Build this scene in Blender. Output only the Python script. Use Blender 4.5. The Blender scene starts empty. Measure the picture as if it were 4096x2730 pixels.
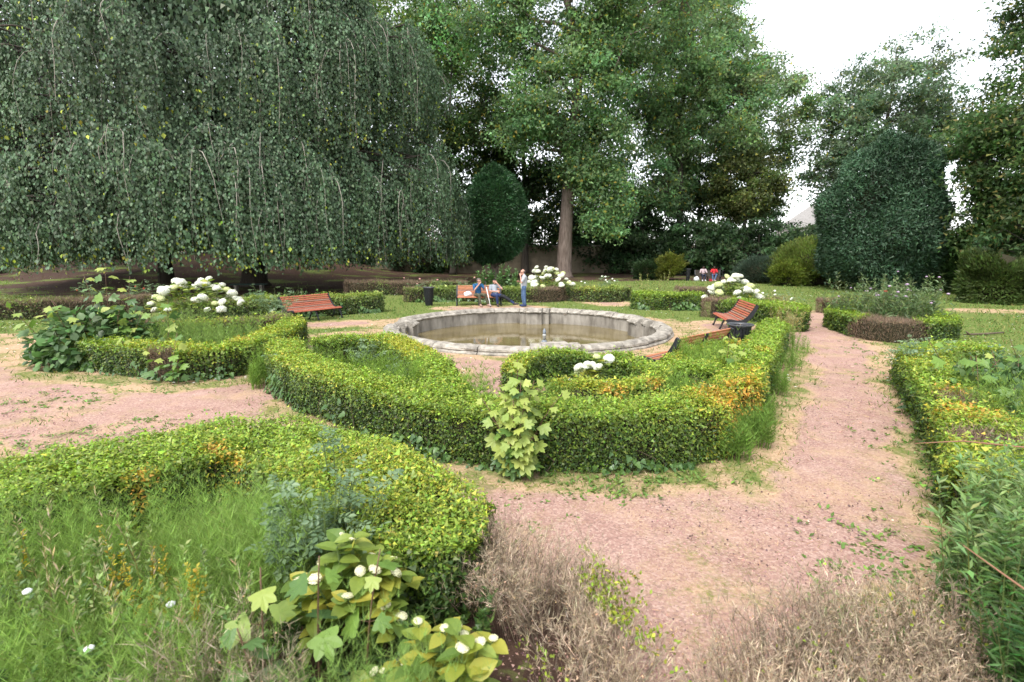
import bpy, math, random
import numpy as np
from mathutils import Vector, Matrix

random.seed(11)
rng = np.random.default_rng(11)
scene = bpy.context.scene
COL = scene.collection

# ------------------------------------------------------------------ camera, sky, sun, exposure
cam_d = bpy.data.cameras.new('camera')
cam = bpy.data.objects.new('camera', cam_d)
COL.objects.link(cam)
cam.location = (0, 0, 2.55)
cam.rotation_euler = (math.pi / 2 - math.radians(9.88), 0, 0)
cam_d.lens = 18.0
cam_d.sensor_width = 36.0
cam_d.clip_start = 0.05
cam_d.clip_end = 2000
cam_d.dof.use_dof = True
cam_d.dof.focus_distance = 7.5
cam_d.dof.aperture_fstop = 1.8
scene.camera = cam

SUN_EL, SUN_AZ = math.radians(58), math.radians(215)      # azimuth clockwise from +Y
world = bpy.data.worlds.new('World')
scene.world = world
world.use_nodes = True
wn, wl = world.node_tree.nodes, world.node_tree.links
wn.clear()
sky = wn.new('ShaderNodeTexSky')
sky.sky_type = 'NISHITA'
sky.sun_disc = False
sky.sun_elevation = SUN_EL
sky.sun_rotation = SUN_AZ
sky.dust_density = 1.0
sky.air_density = 1.0
hsv = wn.new('ShaderNodeHueSaturation')
hsv.inputs['Saturation'].default_value = 0.22              # high thin overcast: nearly white
bg = wn.new('ShaderNodeBackground')
bg.inputs['Strength'].default_value = 0.15
wo = wn.new('ShaderNodeOutputWorld')
wl.new(sky.outputs[0], hsv.inputs['Color'])
wl.new(hsv.outputs[0], bg.inputs['Color'])
wl.new(bg.outputs[0], wo.inputs['Surface'])

sun_d = bpy.data.lights.new('sun', 'SUN')
sun_d.energy = 1.5
sun_d.angle = math.radians(30)
sun_d.color = (1.0, 0.96, 0.9)
sun = bpy.data.objects.new('sun', sun_d)
COL.objects.link(sun)
sdir = Vector((math.sin(SUN_AZ) * math.cos(SUN_EL), math.cos(SUN_AZ) * math.cos(SUN_EL), math.sin(SUN_EL)))
sun.rotation_euler = sdir.to_track_quat('Z', 'Y').to_euler()

scene.view_settings.view_transform = 'Standard'
scene.view_settings.look = 'None'
scene.view_settings.exposure = 1.6
scene.view_settings.gamma = 1.0
scene.view_settings.use_curve_mapping = False
scene.render.engine = 'CYCLES'
cy = scene.cycles
cy.max_bounces = 6
cy.diffuse_bounces = 3
cy.glossy_bounces = 3
cy.transmission_bounces = 3
cy.transparent_max_bounces = 4
cy.caustics_reflective = False
cy.caustics_refractive = False
cy.use_denoising = True


# ------------------------------------------------------------------ small helpers
def tag(o, label=None, cat=None, group=None, kind=None):
    if label: o['label'] = label
    if cat: o['category'] = cat
    if group: o['group'] = group
    if kind: o['kind'] = kind
    return o


def empty(name, loc=(0, 0, 0), rz=0.0, label=None, cat=None, group=None):
    o = bpy.data.objects.new(name, None)
    COL.objects.link(o)
    o.location = loc
    o.rotation_euler = (0, 0, rz)
    o.empty_display_size = 0.1
    return tag(o, label, cat, group)


def link(name, me, parent=None, mat=None):
    if mat is not None and not me.materials:
        me.materials.append(mat)
    o = bpy.data.objects.new(name, me)
    COL.objects.link(o)
    o.parent = parent
    return o


def inst(name, me, parent, M):
    o = bpy.data.objects.new(name, me)
    COL.objects.link(o)
    o.parent = parent
    o.matrix_local = M
    return o


def copy_tree(o, parent=None):
    c = o.copy()
    COL.objects.link(c)
    c.parent = parent
    for ch in list(o.children):
        copy_tree(ch, c)
    return c


def np_mesh(name, V, F, smooth=False):
    """V (n,3) array, F (m,k) array of equal sized faces"""
    V = np.asarray(V, np.float32)
    F = np.asarray(F, np.int32)
    me = bpy.data.meshes.new(name)
    me.vertices.add(len(V))
    me.vertices.foreach_set('co', V.ravel())
    k = F.shape[1]
    me.loops.add(F.size)
    me.loops.foreach_set('vertex_index', F.ravel())
    me.polygons.add(len(F))
    me.polygons.foreach_set('loop_start', np.arange(0, F.size, k, dtype=np.int32))
    me.polygons.foreach_set('loop_total', np.full(len(F), k, np.int32))
    if smooth:
        me.polygons.foreach_set('use_smooth', np.ones(len(F), bool))
    me.update(calc_edges=True)
    return me


def set_col(me, C, name='Col'):
    a = me.color_attributes.new(name, 'FLOAT_COLOR', 'POINT')
    C = np.asarray(C, np.float32)
    C4 = np.ones((len(C), 4), np.float32)
    C4[:, :3] = C
    a.data.foreach_set('color', C4.ravel())


def unit(A):
    return A / np.maximum(np.linalg.norm(A, axis=1, keepdims=True), 1e-9)


def snoise(P, scale, seed, n=7):
    r = np.random.default_rng(seed)
    out = np.zeros(len(P))
    for _ in range(n):
        k = r.normal(size=P.shape[1])
        k = k / np.linalg.norm(k) * scale * r.uniform(0.5, 2.0)
        out += np.sin(P @ k + r.uniform(0, 6.28))
    return out / math.sqrt(n) * 1.2


def sstep(a, b, x):
    t = np.clip((x - a) / (b - a), 0, 1)
    return t * t * (3 - 2 * t)


class MB:
    """collects boxes, tubes, lathes and sheets of quads / tris into one mesh"""
    def __init__(s):
        s.v, s.f = [], []

    def add(s, V, F):
        b = len(s.v)
        s.v.extend([tuple(map(float, p)) for p in V])
        s.f.extend([tuple(b + i for i in q) for q in F])

    def box(s, lo, hi, M=None):
        x0, y0, z0 = lo; x1, y1, z1 = hi
        V = [(x0, y0, z0), (x1, y0, z0), (x1, y1, z0), (x0, y1, z0), (x0, y0, z1), (x1, y0, z1), (x1, y1, z1), (x0, y1, z1)]
        if M is not None: V = [M @ Vector(p) for p in V]
        s.add(V, [(0, 3, 2, 1), (4, 5, 6, 7), (0, 1, 5, 4), (1, 2, 6, 5), (2, 3, 7, 6), (3, 0, 4, 7)])

    def tube(s, path, rad, n=6, cap=True):
        path = [Vector(p) for p in path]
        m = len(path)
        if not hasattr(rad, '__len__'): rad = [rad] * m
        V, F = [], []
        prev = None
        for i, p in enumerate(path):
            t = (path[min(i + 1, m - 1)] - path[max(i - 1, 0)])
            t = t.normalized() if t.length > 1e-9 else Vector((0, 0, 1))
            if prev is None:
                a = Vector((1, 0, 0)) if abs(t.x) < 0.8 else Vector((0, 1, 0))
            else:
                a = prev
            u = (a - t * a.dot(t)).normalized()
            prev = u
            w = t.cross(u)
            for j in range(n):
                an = 2 * math.pi * j / n
                V.append(p + (u * math.cos(an) + w * math.sin(an)) * rad[i])
        for i in range(m - 1):
            for j in range(n):
                k = (j + 1) % n
                F.append((i * n + j, i * n + k, (i + 1) * n + k, (i + 1) * n + j))
        if cap:
            F.append(tuple(range(n - 1, -1, -1)))
            F.append(tuple((m - 1) * n + j for j in range(n)))
        s.add(V, F)

    def lathe(s, prof, n=20, c=(0, 0, 0), close=False):
        V, F = [], []
        for r, z in prof:
            for j in range(n):
                an = 2 * math.pi * j / n
                V.append((c[0] + r * math.cos(an), c[1] + r * math.sin(an), c[2] + z))
        for i in range(len(prof) - 1):
            for j in range(n):
                k = (j + 1) % n
                F.append((i * n + j, i * n + k, (i + 1) * n + k, (i + 1) * n + j))
        if close:
            F.append(tuple(range(n - 1, -1, -1)))
            F.append(tuple((len(prof) - 1) * n + j for j in range(n)))
        s.add(V, F)

    def ball(s, c, r, n=10, m=7):
        if not hasattr(r, '__len__'): r = (r, r, r)
        V = [(c[0], c[1], c[2] - r[2])]
        for i in range(1, m):
            ph = -math.pi / 2 + math.pi * i / m
            for j in range(n):
                an = 2 * math.pi * j / n
                V.append((c[0] + r[0] * math.cos(ph) * math.cos(an), c[1] + r[1] * math.cos(ph) * math.sin(an), c[2] + r[2] * math.sin(ph)))
        V.append((c[0], c[1], c[2] + r[2]))
        F = []
        for j in range(n):
            k = (j + 1) % n
            F.append((0, 1 + k, 1 + j))
            for i in range(m - 2):
                F.append((1 + i * n + j, 1 + i * n + k, 1 + (i + 1) * n + k, 1 + (i + 1) * n + j))
            F.append((len(V) - 1, 1 + (m - 2) * n + j, 1 + (m - 2) * n + k))
        s.add(V, F)

    def mesh(s, name, mat=None, smooth=False):
        me = bpy.data.meshes.new(name)
        me.from_pydata(s.v, [], s.f)
        me.update()
        if smooth:
            me.polygons.foreach_set('use_smooth', np.ones(len(me.polygons), bool))
        if mat is not None: me.materials.append(mat)
        return me

    def build(s, name, mat, parent=None, smooth=False):
        return link(name, s.mesh(name, mat, smooth), parent)


# ------------------------------------------------------------------ materials
def nt(name):
    m = bpy.data.materials.new(name)
    m.use_nodes = True
    n, l = m.node_tree.nodes, m.node_tree.links
    n.clear()
    out = n.new('ShaderNodeOutputMaterial')
    return m, n, l, out


def foliage_mat(name, rough=0.45, trans=0.3, spec=0.35, attr='Col', base=None, alt=None):
    """leaf: glossy-ish front plus light passing through; colour from the leaves' own attribute or per object"""
    m, n, l, out = nt(name)
    if base is None:
        a = n.new('ShaderNodeAttribute'); a.attribute_name = attr
        csock = a.outputs['Color']
    else:
        oi = n.new('ShaderNodeObjectInfo')
        r = n.new('ShaderNodeValToRGB')
        r.color_ramp.elements[0].color = (*base, 1)
        r.color_ramp.elements[1].color = (*(alt or base), 1)
        tcl = n.new('ShaderNodeTexCoord'); nzl = n.new('ShaderNodeTexNoise'); nzl.inputs['Scale'].default_value = 5.0; nzl.inputs['Detail'].default_value = 4
        l.new(tcl.outputs['Object'], nzl.inputs['Vector'])
        ad = n.new('ShaderNodeMath'); ad.operation = 'MULTIPLY_ADD'; ad.inputs[1].default_value = 0.9
        sb_ = n.new('ShaderNodeMath'); sb_.operation = 'SUBTRACT'; sb_.inputs[1].default_value = 0.45
        l.new(nzl.outputs[0], ad.inputs[0]); l.new(oi.outputs['Random'], sb_.inputs[0]); l.new(sb_.outputs[0], ad.inputs[2])
        l.new(ad.outputs[0], r.inputs[0])
        csock = r.outputs[0]
    p = n.new('ShaderNodeBsdfPrincipled')
    p.inputs['Roughness'].default_value = rough
    p.inputs['Specular IOR Level'].default_value = spec
    t = n.new('ShaderNodeBsdfTranslucent')
    hs = n.new('ShaderNodeHueSaturation'); hs.inputs['Value'].default_value = 1.3; hs.inputs['Saturation'].default_value = 1.1
    mx = n.new('ShaderNodeMixShader'); mx.inputs[0].default_value = trans
    l.new(csock, p.inputs['Base Color']); l.new(csock, hs.inputs['Color']); l.new(hs.outputs[0], t.inputs['Color'])
    l.new(p.outputs[0], mx.inputs[1]); l.new(t.outputs[0], mx.inputs[2]); l.new(mx.outputs[0], out.inputs[0])
    return m


def rough_mat(name, c1, c2, scale=8, rough=0.8, bump=0.3, bscale=None, spec=0.3, metal=0.0, stretch=None, c3=None, detail=6):
    """two or three tone noise with relief"""
    m, n, l, out = nt(name)
    tc = n.new('ShaderNodeTexCoord')
    src = tc.outputs['Object']
    if stretch:
        mp = n.new('ShaderNodeMapping'); mp.inputs['Scale'].default_value = stretch
        l.new(src, mp.inputs[0]); src = mp.outputs[0]
    nz = n.new('ShaderNodeTexNoise'); nz.inputs['Scale'].default_value = scale; nz.inputs['Detail'].default_value = detail
    nz.inputs['Roughness'].default_value = 0.65
    l.new(src, nz.inputs['Vector'])
    r = n.new('ShaderNodeValToRGB')
    r.color_ramp.elements[0].position = 0.35; r.color_ramp.elements[1].position = 0.65
    r.color_ramp.elements[0].color = (*c1, 1); r.color_ramp.elements[1].color = (*c2, 1)
    if c3:
        e = r.color_ramp.elements.new(0.74); e.color = (*c3, 1)
    l.new(nz.outputs[0], r.inputs[0])
    p = n.new('ShaderNodeBsdfPrincipled')
    p.inputs['Roughness'].default_value = rough
    p.inputs['Specular IOR Level'].default_value = spec
    p.inputs['Metallic'].default_value = metal
    l.new(r.outputs[0], p.inputs['Base Color'])
    if bump:
        b = n.new('ShaderNodeBump'); b.inputs['Strength'].default_value = bump; b.inputs['Distance'].default_value = 0.02
        n2 = n.new('ShaderNodeTexNoise'); n2.inputs['Scale'].default_value = bscale or scale * 4; n2.inputs['Detail'].default_value = 4
        l.new(src, n2.inputs['Vector']); l.new(n2.outputs[0], b.inputs['Height']); l.new(b.outputs[0], p.inputs['Normal'])
    l.new(p.outputs[0], out.inputs[0])
    return m


M_LEAF = foliage_mat('hedge_leaf', 0.42, 0.28, 0.35)
M_TREE = foliage_mat('tree_leaf', 0.5, 0.45, 0.25)
M_BEECH = foliage_mat('beech_leaf', 0.5, 0.16, 0.25)
M_YEW = foliage_mat('yew_needle', 0.5, 0.1, 0.3)
M_GRASS = foliage_mat('grass_blade', 0.55, 0.35, 0.2)
M_TWIG = rough_mat('twig_bark', (0.075, 0.055, 0.035), (0.13, 0.10, 0.07), 20, 0.9, 0.2)
M_DRY = foliage_mat('dead_twig', 0.8, 0.05, 0.1)
M_CORE = rough_mat('shaded_core', (0.02, 0.022, 0.012), (0.05, 0.042, 0.026), 30, 0.95, 0.6, spec=0.1)  # darker than twig bark: inner shade painted into the core
M_BARK = rough_mat('brown_bark', (0.10, 0.075, 0.06), (0.21, 0.165, 0.14), 6, 0.9, 0.9, 12, stretch=(1, 1, 0.18), spec=0.15)
M_BARKD = rough_mat('dark_bark', (0.035, 0.03, 0.025), (0.08, 0.068, 0.055), 6, 0.9, 0.8, 12, stretch=(1, 1, 0.2), spec=0.15)
M_BARKP = rough_mat('pale_bark', (0.22, 0.2, 0.17), (0.36, 0.33, 0.28), 10, 0.85, 0.3, spec=0.2)
M_STONE = rough_mat('weathered_limestone', (0.15, 0.135, 0.115), (0.41, 0.375, 0.32), 4.5, 0.9, 0.9, 22, c3=(0.47, 0.44, 0.39), spec=0.2, detail=10)
M_STONEW = rough_mat('stained_basin_wall', (0.13, 0.115, 0.095), (0.36, 0.33, 0.285), 2.6, 0.9, 0.5, 20, stretch=(1, 1, 0.3), spec=0.2, detail=9)
M_IRON = rough_mat('black_cast_iron', (0.008, 0.009, 0.012), (0.018, 0.02, 0.024), 15, 0.45, 0.1, spec=0.4)
M_SLAT = rough_mat('worn_red_slat', (0.32, 0.085, 0.05), (0.42, 0.13, 0.075), 3.5, 0.6, 0.25, 60, stretch=(0.6, 9, 9), c3=(0.27, 0.19, 0.16), spec=0.4)
M_SLAT2 = rough_mat('worn_orange_slat', (0.36, 0.12, 0.055), (0.44, 0.18, 0.09), 3.5, 0.55, 0.25, 60, stretch=(0.6, 6, 6), c3=(0.30, 0.20, 0.14), spec=0.4)
M_WHITE = rough_mat('white_petal', (0.70, 0.72, 0.58), (0.82, 0.82, 0.72), 30, 0.7, 0.2, spec=0.2)
M_SKIN = rough_mat('skin', (0.42, 0.22, 0.16), (0.50, 0.28, 0.21), 12, 0.5, 0.05, spec=0.35)
M_SKIND = rough_mat('dark_skin', (0.06, 0.032, 0.022), (0.09, 0.05, 0.035), 12, 0.5, 0.05, spec=0.35)


def flat(name, c, rough=0.7, spec=0.3, var=0.82, scale=10, bump=0.15):
    return rough_mat(name, tuple(x * var for x in c), c, scale, rough, bump, spec=spec)


# ------------------------------------------------------------------ ground
def terr(x, y):
    x = np.asarray(x, float); y = np.asarray(y, float)
    return 2.3 * sstep(33, 62, y) * sstep(-9, -30, x) + 0.35 * sstep(48, 80, y) + 6 * sstep(90, 300, y)


def tz(x, y):
    return float(terr(x, y))


POND = (0.5, 17.1)
PATHS = [   # centre lines of the worn gravel, width
    ([(12.4, 21.0), (10.4, 17.0), (8.45, 13.4), (7.25, 11.2), (6.3, 9.4), (5.25, 7.5), (4.4, 6.1), (3.4, 5.0), (2.4, 4.2), (1.2, 3.4), (0.6, 2.0)], 1.75),
    ([(4.2, 5.9), (2.2, 4.9), (0.6, 4.9), (-0.6, 5.15), (-1.6, 5.9), (-2.7, 6.75), (-3.9, 7.6), (-4.9, 8.4)], 0.75),
    ([(2.6, 4.3), (1.0, 4.4), (0.2, 4.2)], 1.5),
    ([(-4.9, 9.6), (-5.0, 8.6), (-6.0, 7.6), (-8.0, 8.2), (-11, 9.6), (-16, 13.0), (-24, 18)], 2.3),
    ([(-5.0, 9.4), (-5.0, 11.5), (-4.9, 13.6), (-5.0, 15.5)], 0.9),
    ([(-0.55, 8.0), (-0.55, 9.6), (-0.3, 11.6)], 0.9),
    ([(-3.8, 12.6), (-1.5, 11.7), (0.6, 11.2), (3.0, 11.6), (5.6, 13.4)], 0.9),
    ([(6.1, 14.6), (7.3, 16.3), (7.2, 17.6)], 1.3),
    ([(-2.4, 23.5), (-1.0, 23.7), (0.5, 23.6)], 0.9),
    ([(-6.6, 18.0), (-5.7, 18.3)], 0.9),
    ([(4.2, 28.0), (5.0, 25.4)], 0.9),
]


GREEN_STRIPS = [
    ([(-4.2, 8.6), (-2.5, 6.9), (-1.1, 5.85), (0.0, 5.45), (1.4, 5.4), (2.6, 5.65), (3.4, 6.5), (4.5, 8.2), (5.9, 10.5), (7.7, 13.3)], 0.6),
    ([(-10.2, 10.9), (-8.6, 10.2), (-7.3, 9.75), (-6.0, 9.45), (-5.3, 10.0)], 0.7),
    ([(7.5, 9.9), (6.6, 8.3), (5.8, 6.9), (5.05, 5.6), (4.2, 4.4)], 0.5),
    ([(10.2, 14.2), (11.0, 13.9), (12.2, 14.1)], 0.5),
]


BEDS = [   # bare earth under hedges and in the beds, also painted contact shade
    ([(-4.8, 3.3), (-3.3, 3.2), (-2.0, 2.9), (-1.0, 2.6), (-0.5, 2.7)], 2.0),
    ([(-0.62, 3.55), (-0.3, 3.45), (0.1, 3.2), (0.4, 2.6), (0.42, 2.2)], 0.6),
    ([(1.12, 1.9), (1.45, 2.3), (1.85, 2.5), (2.35, 2.62), (2.85, 2.7)], 0.75),
    ([(-3.0, 10.3), (-2.1, 8.8), (-1.4, 7.4)], 1.0),
    ([(0.6, 8.4), (1.3, 8.7), (2.0, 8.3)], 1.2),
    ([(0.3, 6.9), (2.4, 6.95)], 0.5),
    ([(-9.5, 12.8), (-7.0, 12.3)], 2.4),
]


def seg_dist(P, pts):
    d = np.full(len(P), 1e9)
    for a, b in zip(pts[:-1], pts[1:]):
        a = np.array(a); b = np.array(b)
        t = np.clip(((P - a) @ (b - a)) / ((b - a) @ (b - a)), 0, 1)
        d = np.minimum(d, np.linalg.norm(P - a - t[:, None] * (b - a), axis=1))
    return d


def zones(P):
    """gravel, dry, soil weights for ground points (n,2)"""
    nz = snoise(P, 1.6, 3) * 0.16 + snoise(P, 5.0, 4) * 0.09
    g = np.zeros(len(P)); d = np.zeros(len(P))
    for pts, w in PATHS:
        ds = seg_dist(P, pts) + nz
        g = np.maximum(g, sstep(w / 2 + 0.3, w / 2 - 0.3, ds))
        d = np.maximum(d, sstep(w / 2 + 1.3, w / 2 + 0.1, ds))
    rp = np.linalg.norm(P - np.array(POND), axis=1)
    d = np.maximum(d, 0.7 * sstep(7.2, 5.0, rp + nz * 2))
    # wide dry area at the left
    d = np.maximum(d, sstep(-3, -7, P[:, 0]) * sstep(17.5, 14.5, P[:, 1] + nz * 3) * 0.95)
    d = np.maximum(d, 0.35 * sstep(0.2, 1.0, snoise(P, 0.35, 9)) * sstep(17, 20, P[:, 1]))
    d = np.maximum(d, 0.8 * sstep(1.6, 0.4, seg_dist(P, [(20, 22.5), (26, 21.5), (40, 23)])))
    for pts, w in GREEN_STRIPS:
        q = sstep(w / 2 + 0.3, w / 2 - 0.2, seg_dist(P, pts) + nz * 1.2)
        g *= 1 - 0.75 * q; d *= 1 - 0.5 * q
    # bare shaded soil under the beech and below the trees
    bed = np.zeros(len(P))
    for pts, w in BEDS: bed = np.maximum(bed, sstep(w / 2 + 0.15, w / 2 - 0.15, seg_dist(P, pts) + nz * 0.5))
    e = np.sqrt(((P[:, 0] + 20) / 19) ** 2 + ((P[:, 1] - 40) / 12) ** 2) + nz * 0.25
    s = np.maximum(sstep(1.02, 0.85, e), bed)
    s = np.maximum(s, sstep(44.5, 47.5, P[:, 1] + nz * 4 + 0.12 * (10 - P[:, 0]) * (P[:, 0] < 10)))
    return g, d, s


def build_ground():
    def axis(lo, hi, c, fine, grow):
        a = [c]; st = fine
        while a[-1] < hi:
            a.append(a[-1] + st); st = fine + grow * abs(a[-1] - c)
        b = [c]; st = fine
        while b[-1] > lo:
            b.append(b[-1] - st); st = fine + grow * abs(b[-1] - c)
        return np.array(sorted(set(b + a)))
    xs = axis(-400, 400, 0.5, 0.16, 0.032)
    ys = axis(-60, 700, 10.0, 0.16, 0.024)
    X, Y = np.meshgrid(xs, ys)
    P = np.stack([X.ravel(), Y.ravel()], 1)
    near = np.exp(-((P[:, 1] - 5) / 30) ** 2)
    Z = terr(P[:, 0], P[:, 1]) + near * (snoise(P, 1.2, 21) * 0.012 + snoise(P, 7, 22) * 0.006)
    V = np.column_stack([P, Z])
    nx, ny = len(xs), len(ys)
    I = np.arange(nx * ny).reshape(ny, nx)
    F = np.stack([I[:-1, :-1], I[:-1, 1:], I[1:, 1:], I[1:, :-1]], -1).reshape(-1, 4)
    c = P[F].mean(1)
    F = F[np.linalg.norm(c - np.array(POND), axis=1) > 4.42]
    g, d, s = zones(P)
    me = np_mesh('ground', V, F, True)
    set_col(me, np.stack([g, d, s], 1), 'zone')
    m, n, l, out = nt('garden_ground')
    at = n.new('ShaderNodeAttribute'); at.attribute_name = 'zone'
    sp = n.new('ShaderNodeSeparateColor'); l.new(at.outputs['Color'], sp.inputs[0])
    tc = n.new('ShaderNodeTexCoord')

    def noise(sc, det=5, rg=0.6):
        z = n.new('ShaderNodeTexNoise'); z.inputs['Scale'].default_value = sc; z.inputs['Detail'].default_value = det; z.inputs['Roughness'].default_value = rg
        l.new(tc.outputs['Object'], z.inputs['Vector']); return z.outputs[0]

    def ramp(src, stops):
        r = n.new('ShaderNodeValToRGB')
        e = r.color_ramp.elements
        while len(e) < len(stops): e.new(0.5)
        for q, (pos, c) in zip(e, stops):
            q.position = pos; q.color = (*c, 1)
        l.new(src, r.inputs[0]); return r.outputs[0]

    def mix(f, a, b):
        x = n.new('ShaderNodeMix'); x.data_type = 'RGBA'
        if hasattr(f, 'links'): l.new(f, x.inputs[0])
        else: x.inputs[0].default_value = f
        l.new(a, x.inputs[6]); l.new(b, x.inputs[7]); return x.outputs[2]

    def sharpen(w, src, amt=0.9, lo=0.38, hi=0.62):
        a = n.new('ShaderNodeMath'); a.operation = 'MULTIPLY_ADD'; a.inputs[1].default_value = amt
        l.new(src, a.inputs[0]); l.new(w, a.inputs[2])
        b = n.new('ShaderNodeMapRange'); b.inputs[1].default_value = lo + amt * 0.5; b.inputs[2].default_value = hi + amt * 0.5
        l.new(a.outputs[0], b.inputs[0]); return b.outputs[0]
    vo = n.new('ShaderNodeTexVoronoi'); vo.inputs['Scale'].default_value = 55
    l.new(tc.outputs['Object'], vo.inputs['Vector'])
    vsep = n.new('ShaderNodeSeparateColor'); l.new(vo.outputs['Color'], vsep.inputs[0])
    stones = ramp(vsep.outputs[0], [(0.0, (0.13, 0.075, 0.07)), (0.3, (0.27, 0.15, 0.125)), (0.65, (0.36, 0.215, 0.18)), (1.0, (0.52, 0.38, 0.32))])
    dust = ramp(noise(2.2, 8, 0.7), [(0.3, (0.25, 0.15, 0.12)), (0.5, (0.36, 0.235, 0.19)), (0.7, (0.46, 0.33, 0.27))])
    gravel = mix(0.5, stones, dust)
    straw = ramp(noise(38, 6, 0.75), [(0.3, (0.24, 0.14, 0.085)), (0.5, (0.42, 0.285, 0.18)), (0.72, (0.56, 0.43, 0.29))])
    straw = mix(sharpen(noise(1.3, 8, 0.7), noise(25, 4), 0.5, 0.50, 0.60), straw, ramp(noise(50, 4), [(0.35, (0.10, 0.13, 0.035)), (0.65, (0.24, 0.22, 0.07))]))
    gravel = mix(sharpen(noise(0.9, 9, 0.75), noise(60, 3), 0.45, 0.48, 0.68), gravel, straw)
    lawn = ramp(noise(14, 8, 0.75), [(0.3, (0.062, 0.10, 0.022)), (0.5, (0.12, 0.16, 0.04)), (0.72, (0.22, 0.225, 0.075))])
    soil = ramp(noise(9, 8, 0.75), [(0.3, (0.035, 0.022, 0.016)), (0.55, (0.075, 0.045, 0.033)), (0.75, (0.12, 0.08, 0.055))])
    soil = mix(sharpen(noise(0.35, 5), noise(9, 5), 0.4, 0.54, 0.64), soil, lawn)
    c1 = mix(sharpen(sp.outputs[1], noise(3.0, 8, 0.75), 1.1), lawn, straw)
    c2 = mix(sharpen(sp.outputs[0], noise(4.5, 8, 0.75), 0.9), c1, gravel)
    c3 = mix(sharpen(sp.outputs[2], noise(1.5, 6), 0.6), c2, soil)
    p = n.new('ShaderNodeBsdfPrincipled'); p.inputs['Roughness'].default_value = 0.95; p.inputs['Specular IOR Level'].default_value = 0.12
    l.new(c3, p.inputs['Base Color'])
    b = n.new('ShaderNodeBump'); b.inputs['Strength'].default_value = 0.7; b.inputs['Distance'].default_value = 0.015
    l.new(noise(75, 4, 0.7), b.inputs['Height']); l.new(b.outputs[0], p.inputs['Normal'])
    l.new(p.outputs[0], out.inputs[0])
    o = link('ground', me, None, m)
    tag(o, kind='structure')


build_ground()


# ------------------------------------------------------------------ leaves as many small folded blades in one mesh
def leaves_mesh(name, P, N, T, L, W, C, mat, parent, fold=0.25, shape=4):
    """P base points, N normals, T directions, L/W sizes, C colours; each leaf a folded blade of 2 or 4 triangles"""
    n = len(P)
    L = np.broadcast_to(np.asarray(L, float), (n,))[:, None]
    W = np.broadcast_to(np.asarray(W, float), (n,))[:, None]
    T = unit(T); S = unit(np.cross(N, T)); U = np.cross(T, S)
    if shape == 4:
        V = np.stack([P, P + T * L * 0.45 + S * W * 0.5 + U * W * fold, P + T * L, P + T * L * 0.45 - S * W * 0.5 + U * W * fold], 1)
        f = np.array([[0, 1, 2], [0, 2, 3]])
    elif shape == 3:
        V = np.stack([P + S * W * 0.5, P - S * W * 0.5, P + T * L], 1)
        f = np.array([[0, 1, 2]])
    else:
        V = np.stack([P, P + T * L * 0.3 + S * W * 0.48 + U * W * fold, P + T * L * 0.68 + S * W * 0.38 + U * W * fold * 0.8, P + T * L - U * L * 0.08,
                      P + T * L * 0.68 - S * W * 0.38 + U * W * fold * 0.8, P + T * L * 0.3 - S * W * 0.48 + U * W * fold, P + T * L * 0.55], 1)
        f = np.array([[0, 1, 6], [1, 2, 6], [2, 3, 6], [3, 4, 6], [4, 5, 6], [5, 0, 6]])
    k = V.shape[1]
    F = (np.arange(n)[:, None, None] * k + f[None]).reshape(-1, 3)
    me = np_mesh(name, V.reshape(-1, 3), F)
    set_col(me, np.repeat(C, k, 0))
    o = link(name, me, parent, mat)
    o['kind'] = 'stuff'
    return o


def jit_dirs(n):
    return unit(rng.normal(size=(n, 3)))


def vary(c, n, amt=0.25, hue=0.12):
    c = np.asarray(c, float)
    if c.ndim == 1: c = np.repeat(c[None], n, 0)
    b = np.exp(rng.normal(size=(n, 1)) * amt)
    h = np.exp(rng.normal(size=(n, 3)) * hue)
    return np.clip(c * b * h, 0.002, 0.85)


def polyline_frames(pts, closed):
    P = [np.array(p, float) for p in pts]
    if closed: P = P + [P[0]]
    # Catmull-Rom resample
    out = []
    m = len(P)
    for i in range(m - 1):
        p0 = P[i - 1] if i > 0 else (P[-2] if closed else P[0] * 2 - P[1])
        p3 = P[i + 2] if i + 2 < m else (P[1] if closed else P[-1] * 2 - P[-2])
        p1, p2 = P[i], P[i + 1]
        for t in np.linspace(0, 1, 12, endpoint=False):
            out.append(0.5 * ((2 * p1) + (-p0 + p2) * t + (2 * p0 - 5 * p1 + 4 * p2 - p3) * t * t + (-p0 + 3 * p1 - 3 * p2 + p3) * t ** 3))
    out.append(P[-1])
    C = np.array(out)
    seg = np.diff(C, axis=0)
    ln = np.linalg.norm(seg, axis=1)
    return C, seg / ln[:, None], ln, np.concatenate([[0], np.cumsum(ln)])


GREEN_OLD_SHADE = np.array((0.042, 0.078, 0.017))
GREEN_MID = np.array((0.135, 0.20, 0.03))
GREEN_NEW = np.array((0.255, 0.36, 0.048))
YELLOW = np.array((0.36, 0.37, 0.05))
ORANGE = np.array((0.48, 0.29, 0.05))
BROWN = np.array((0.20, 0.145, 0.10))


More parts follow.
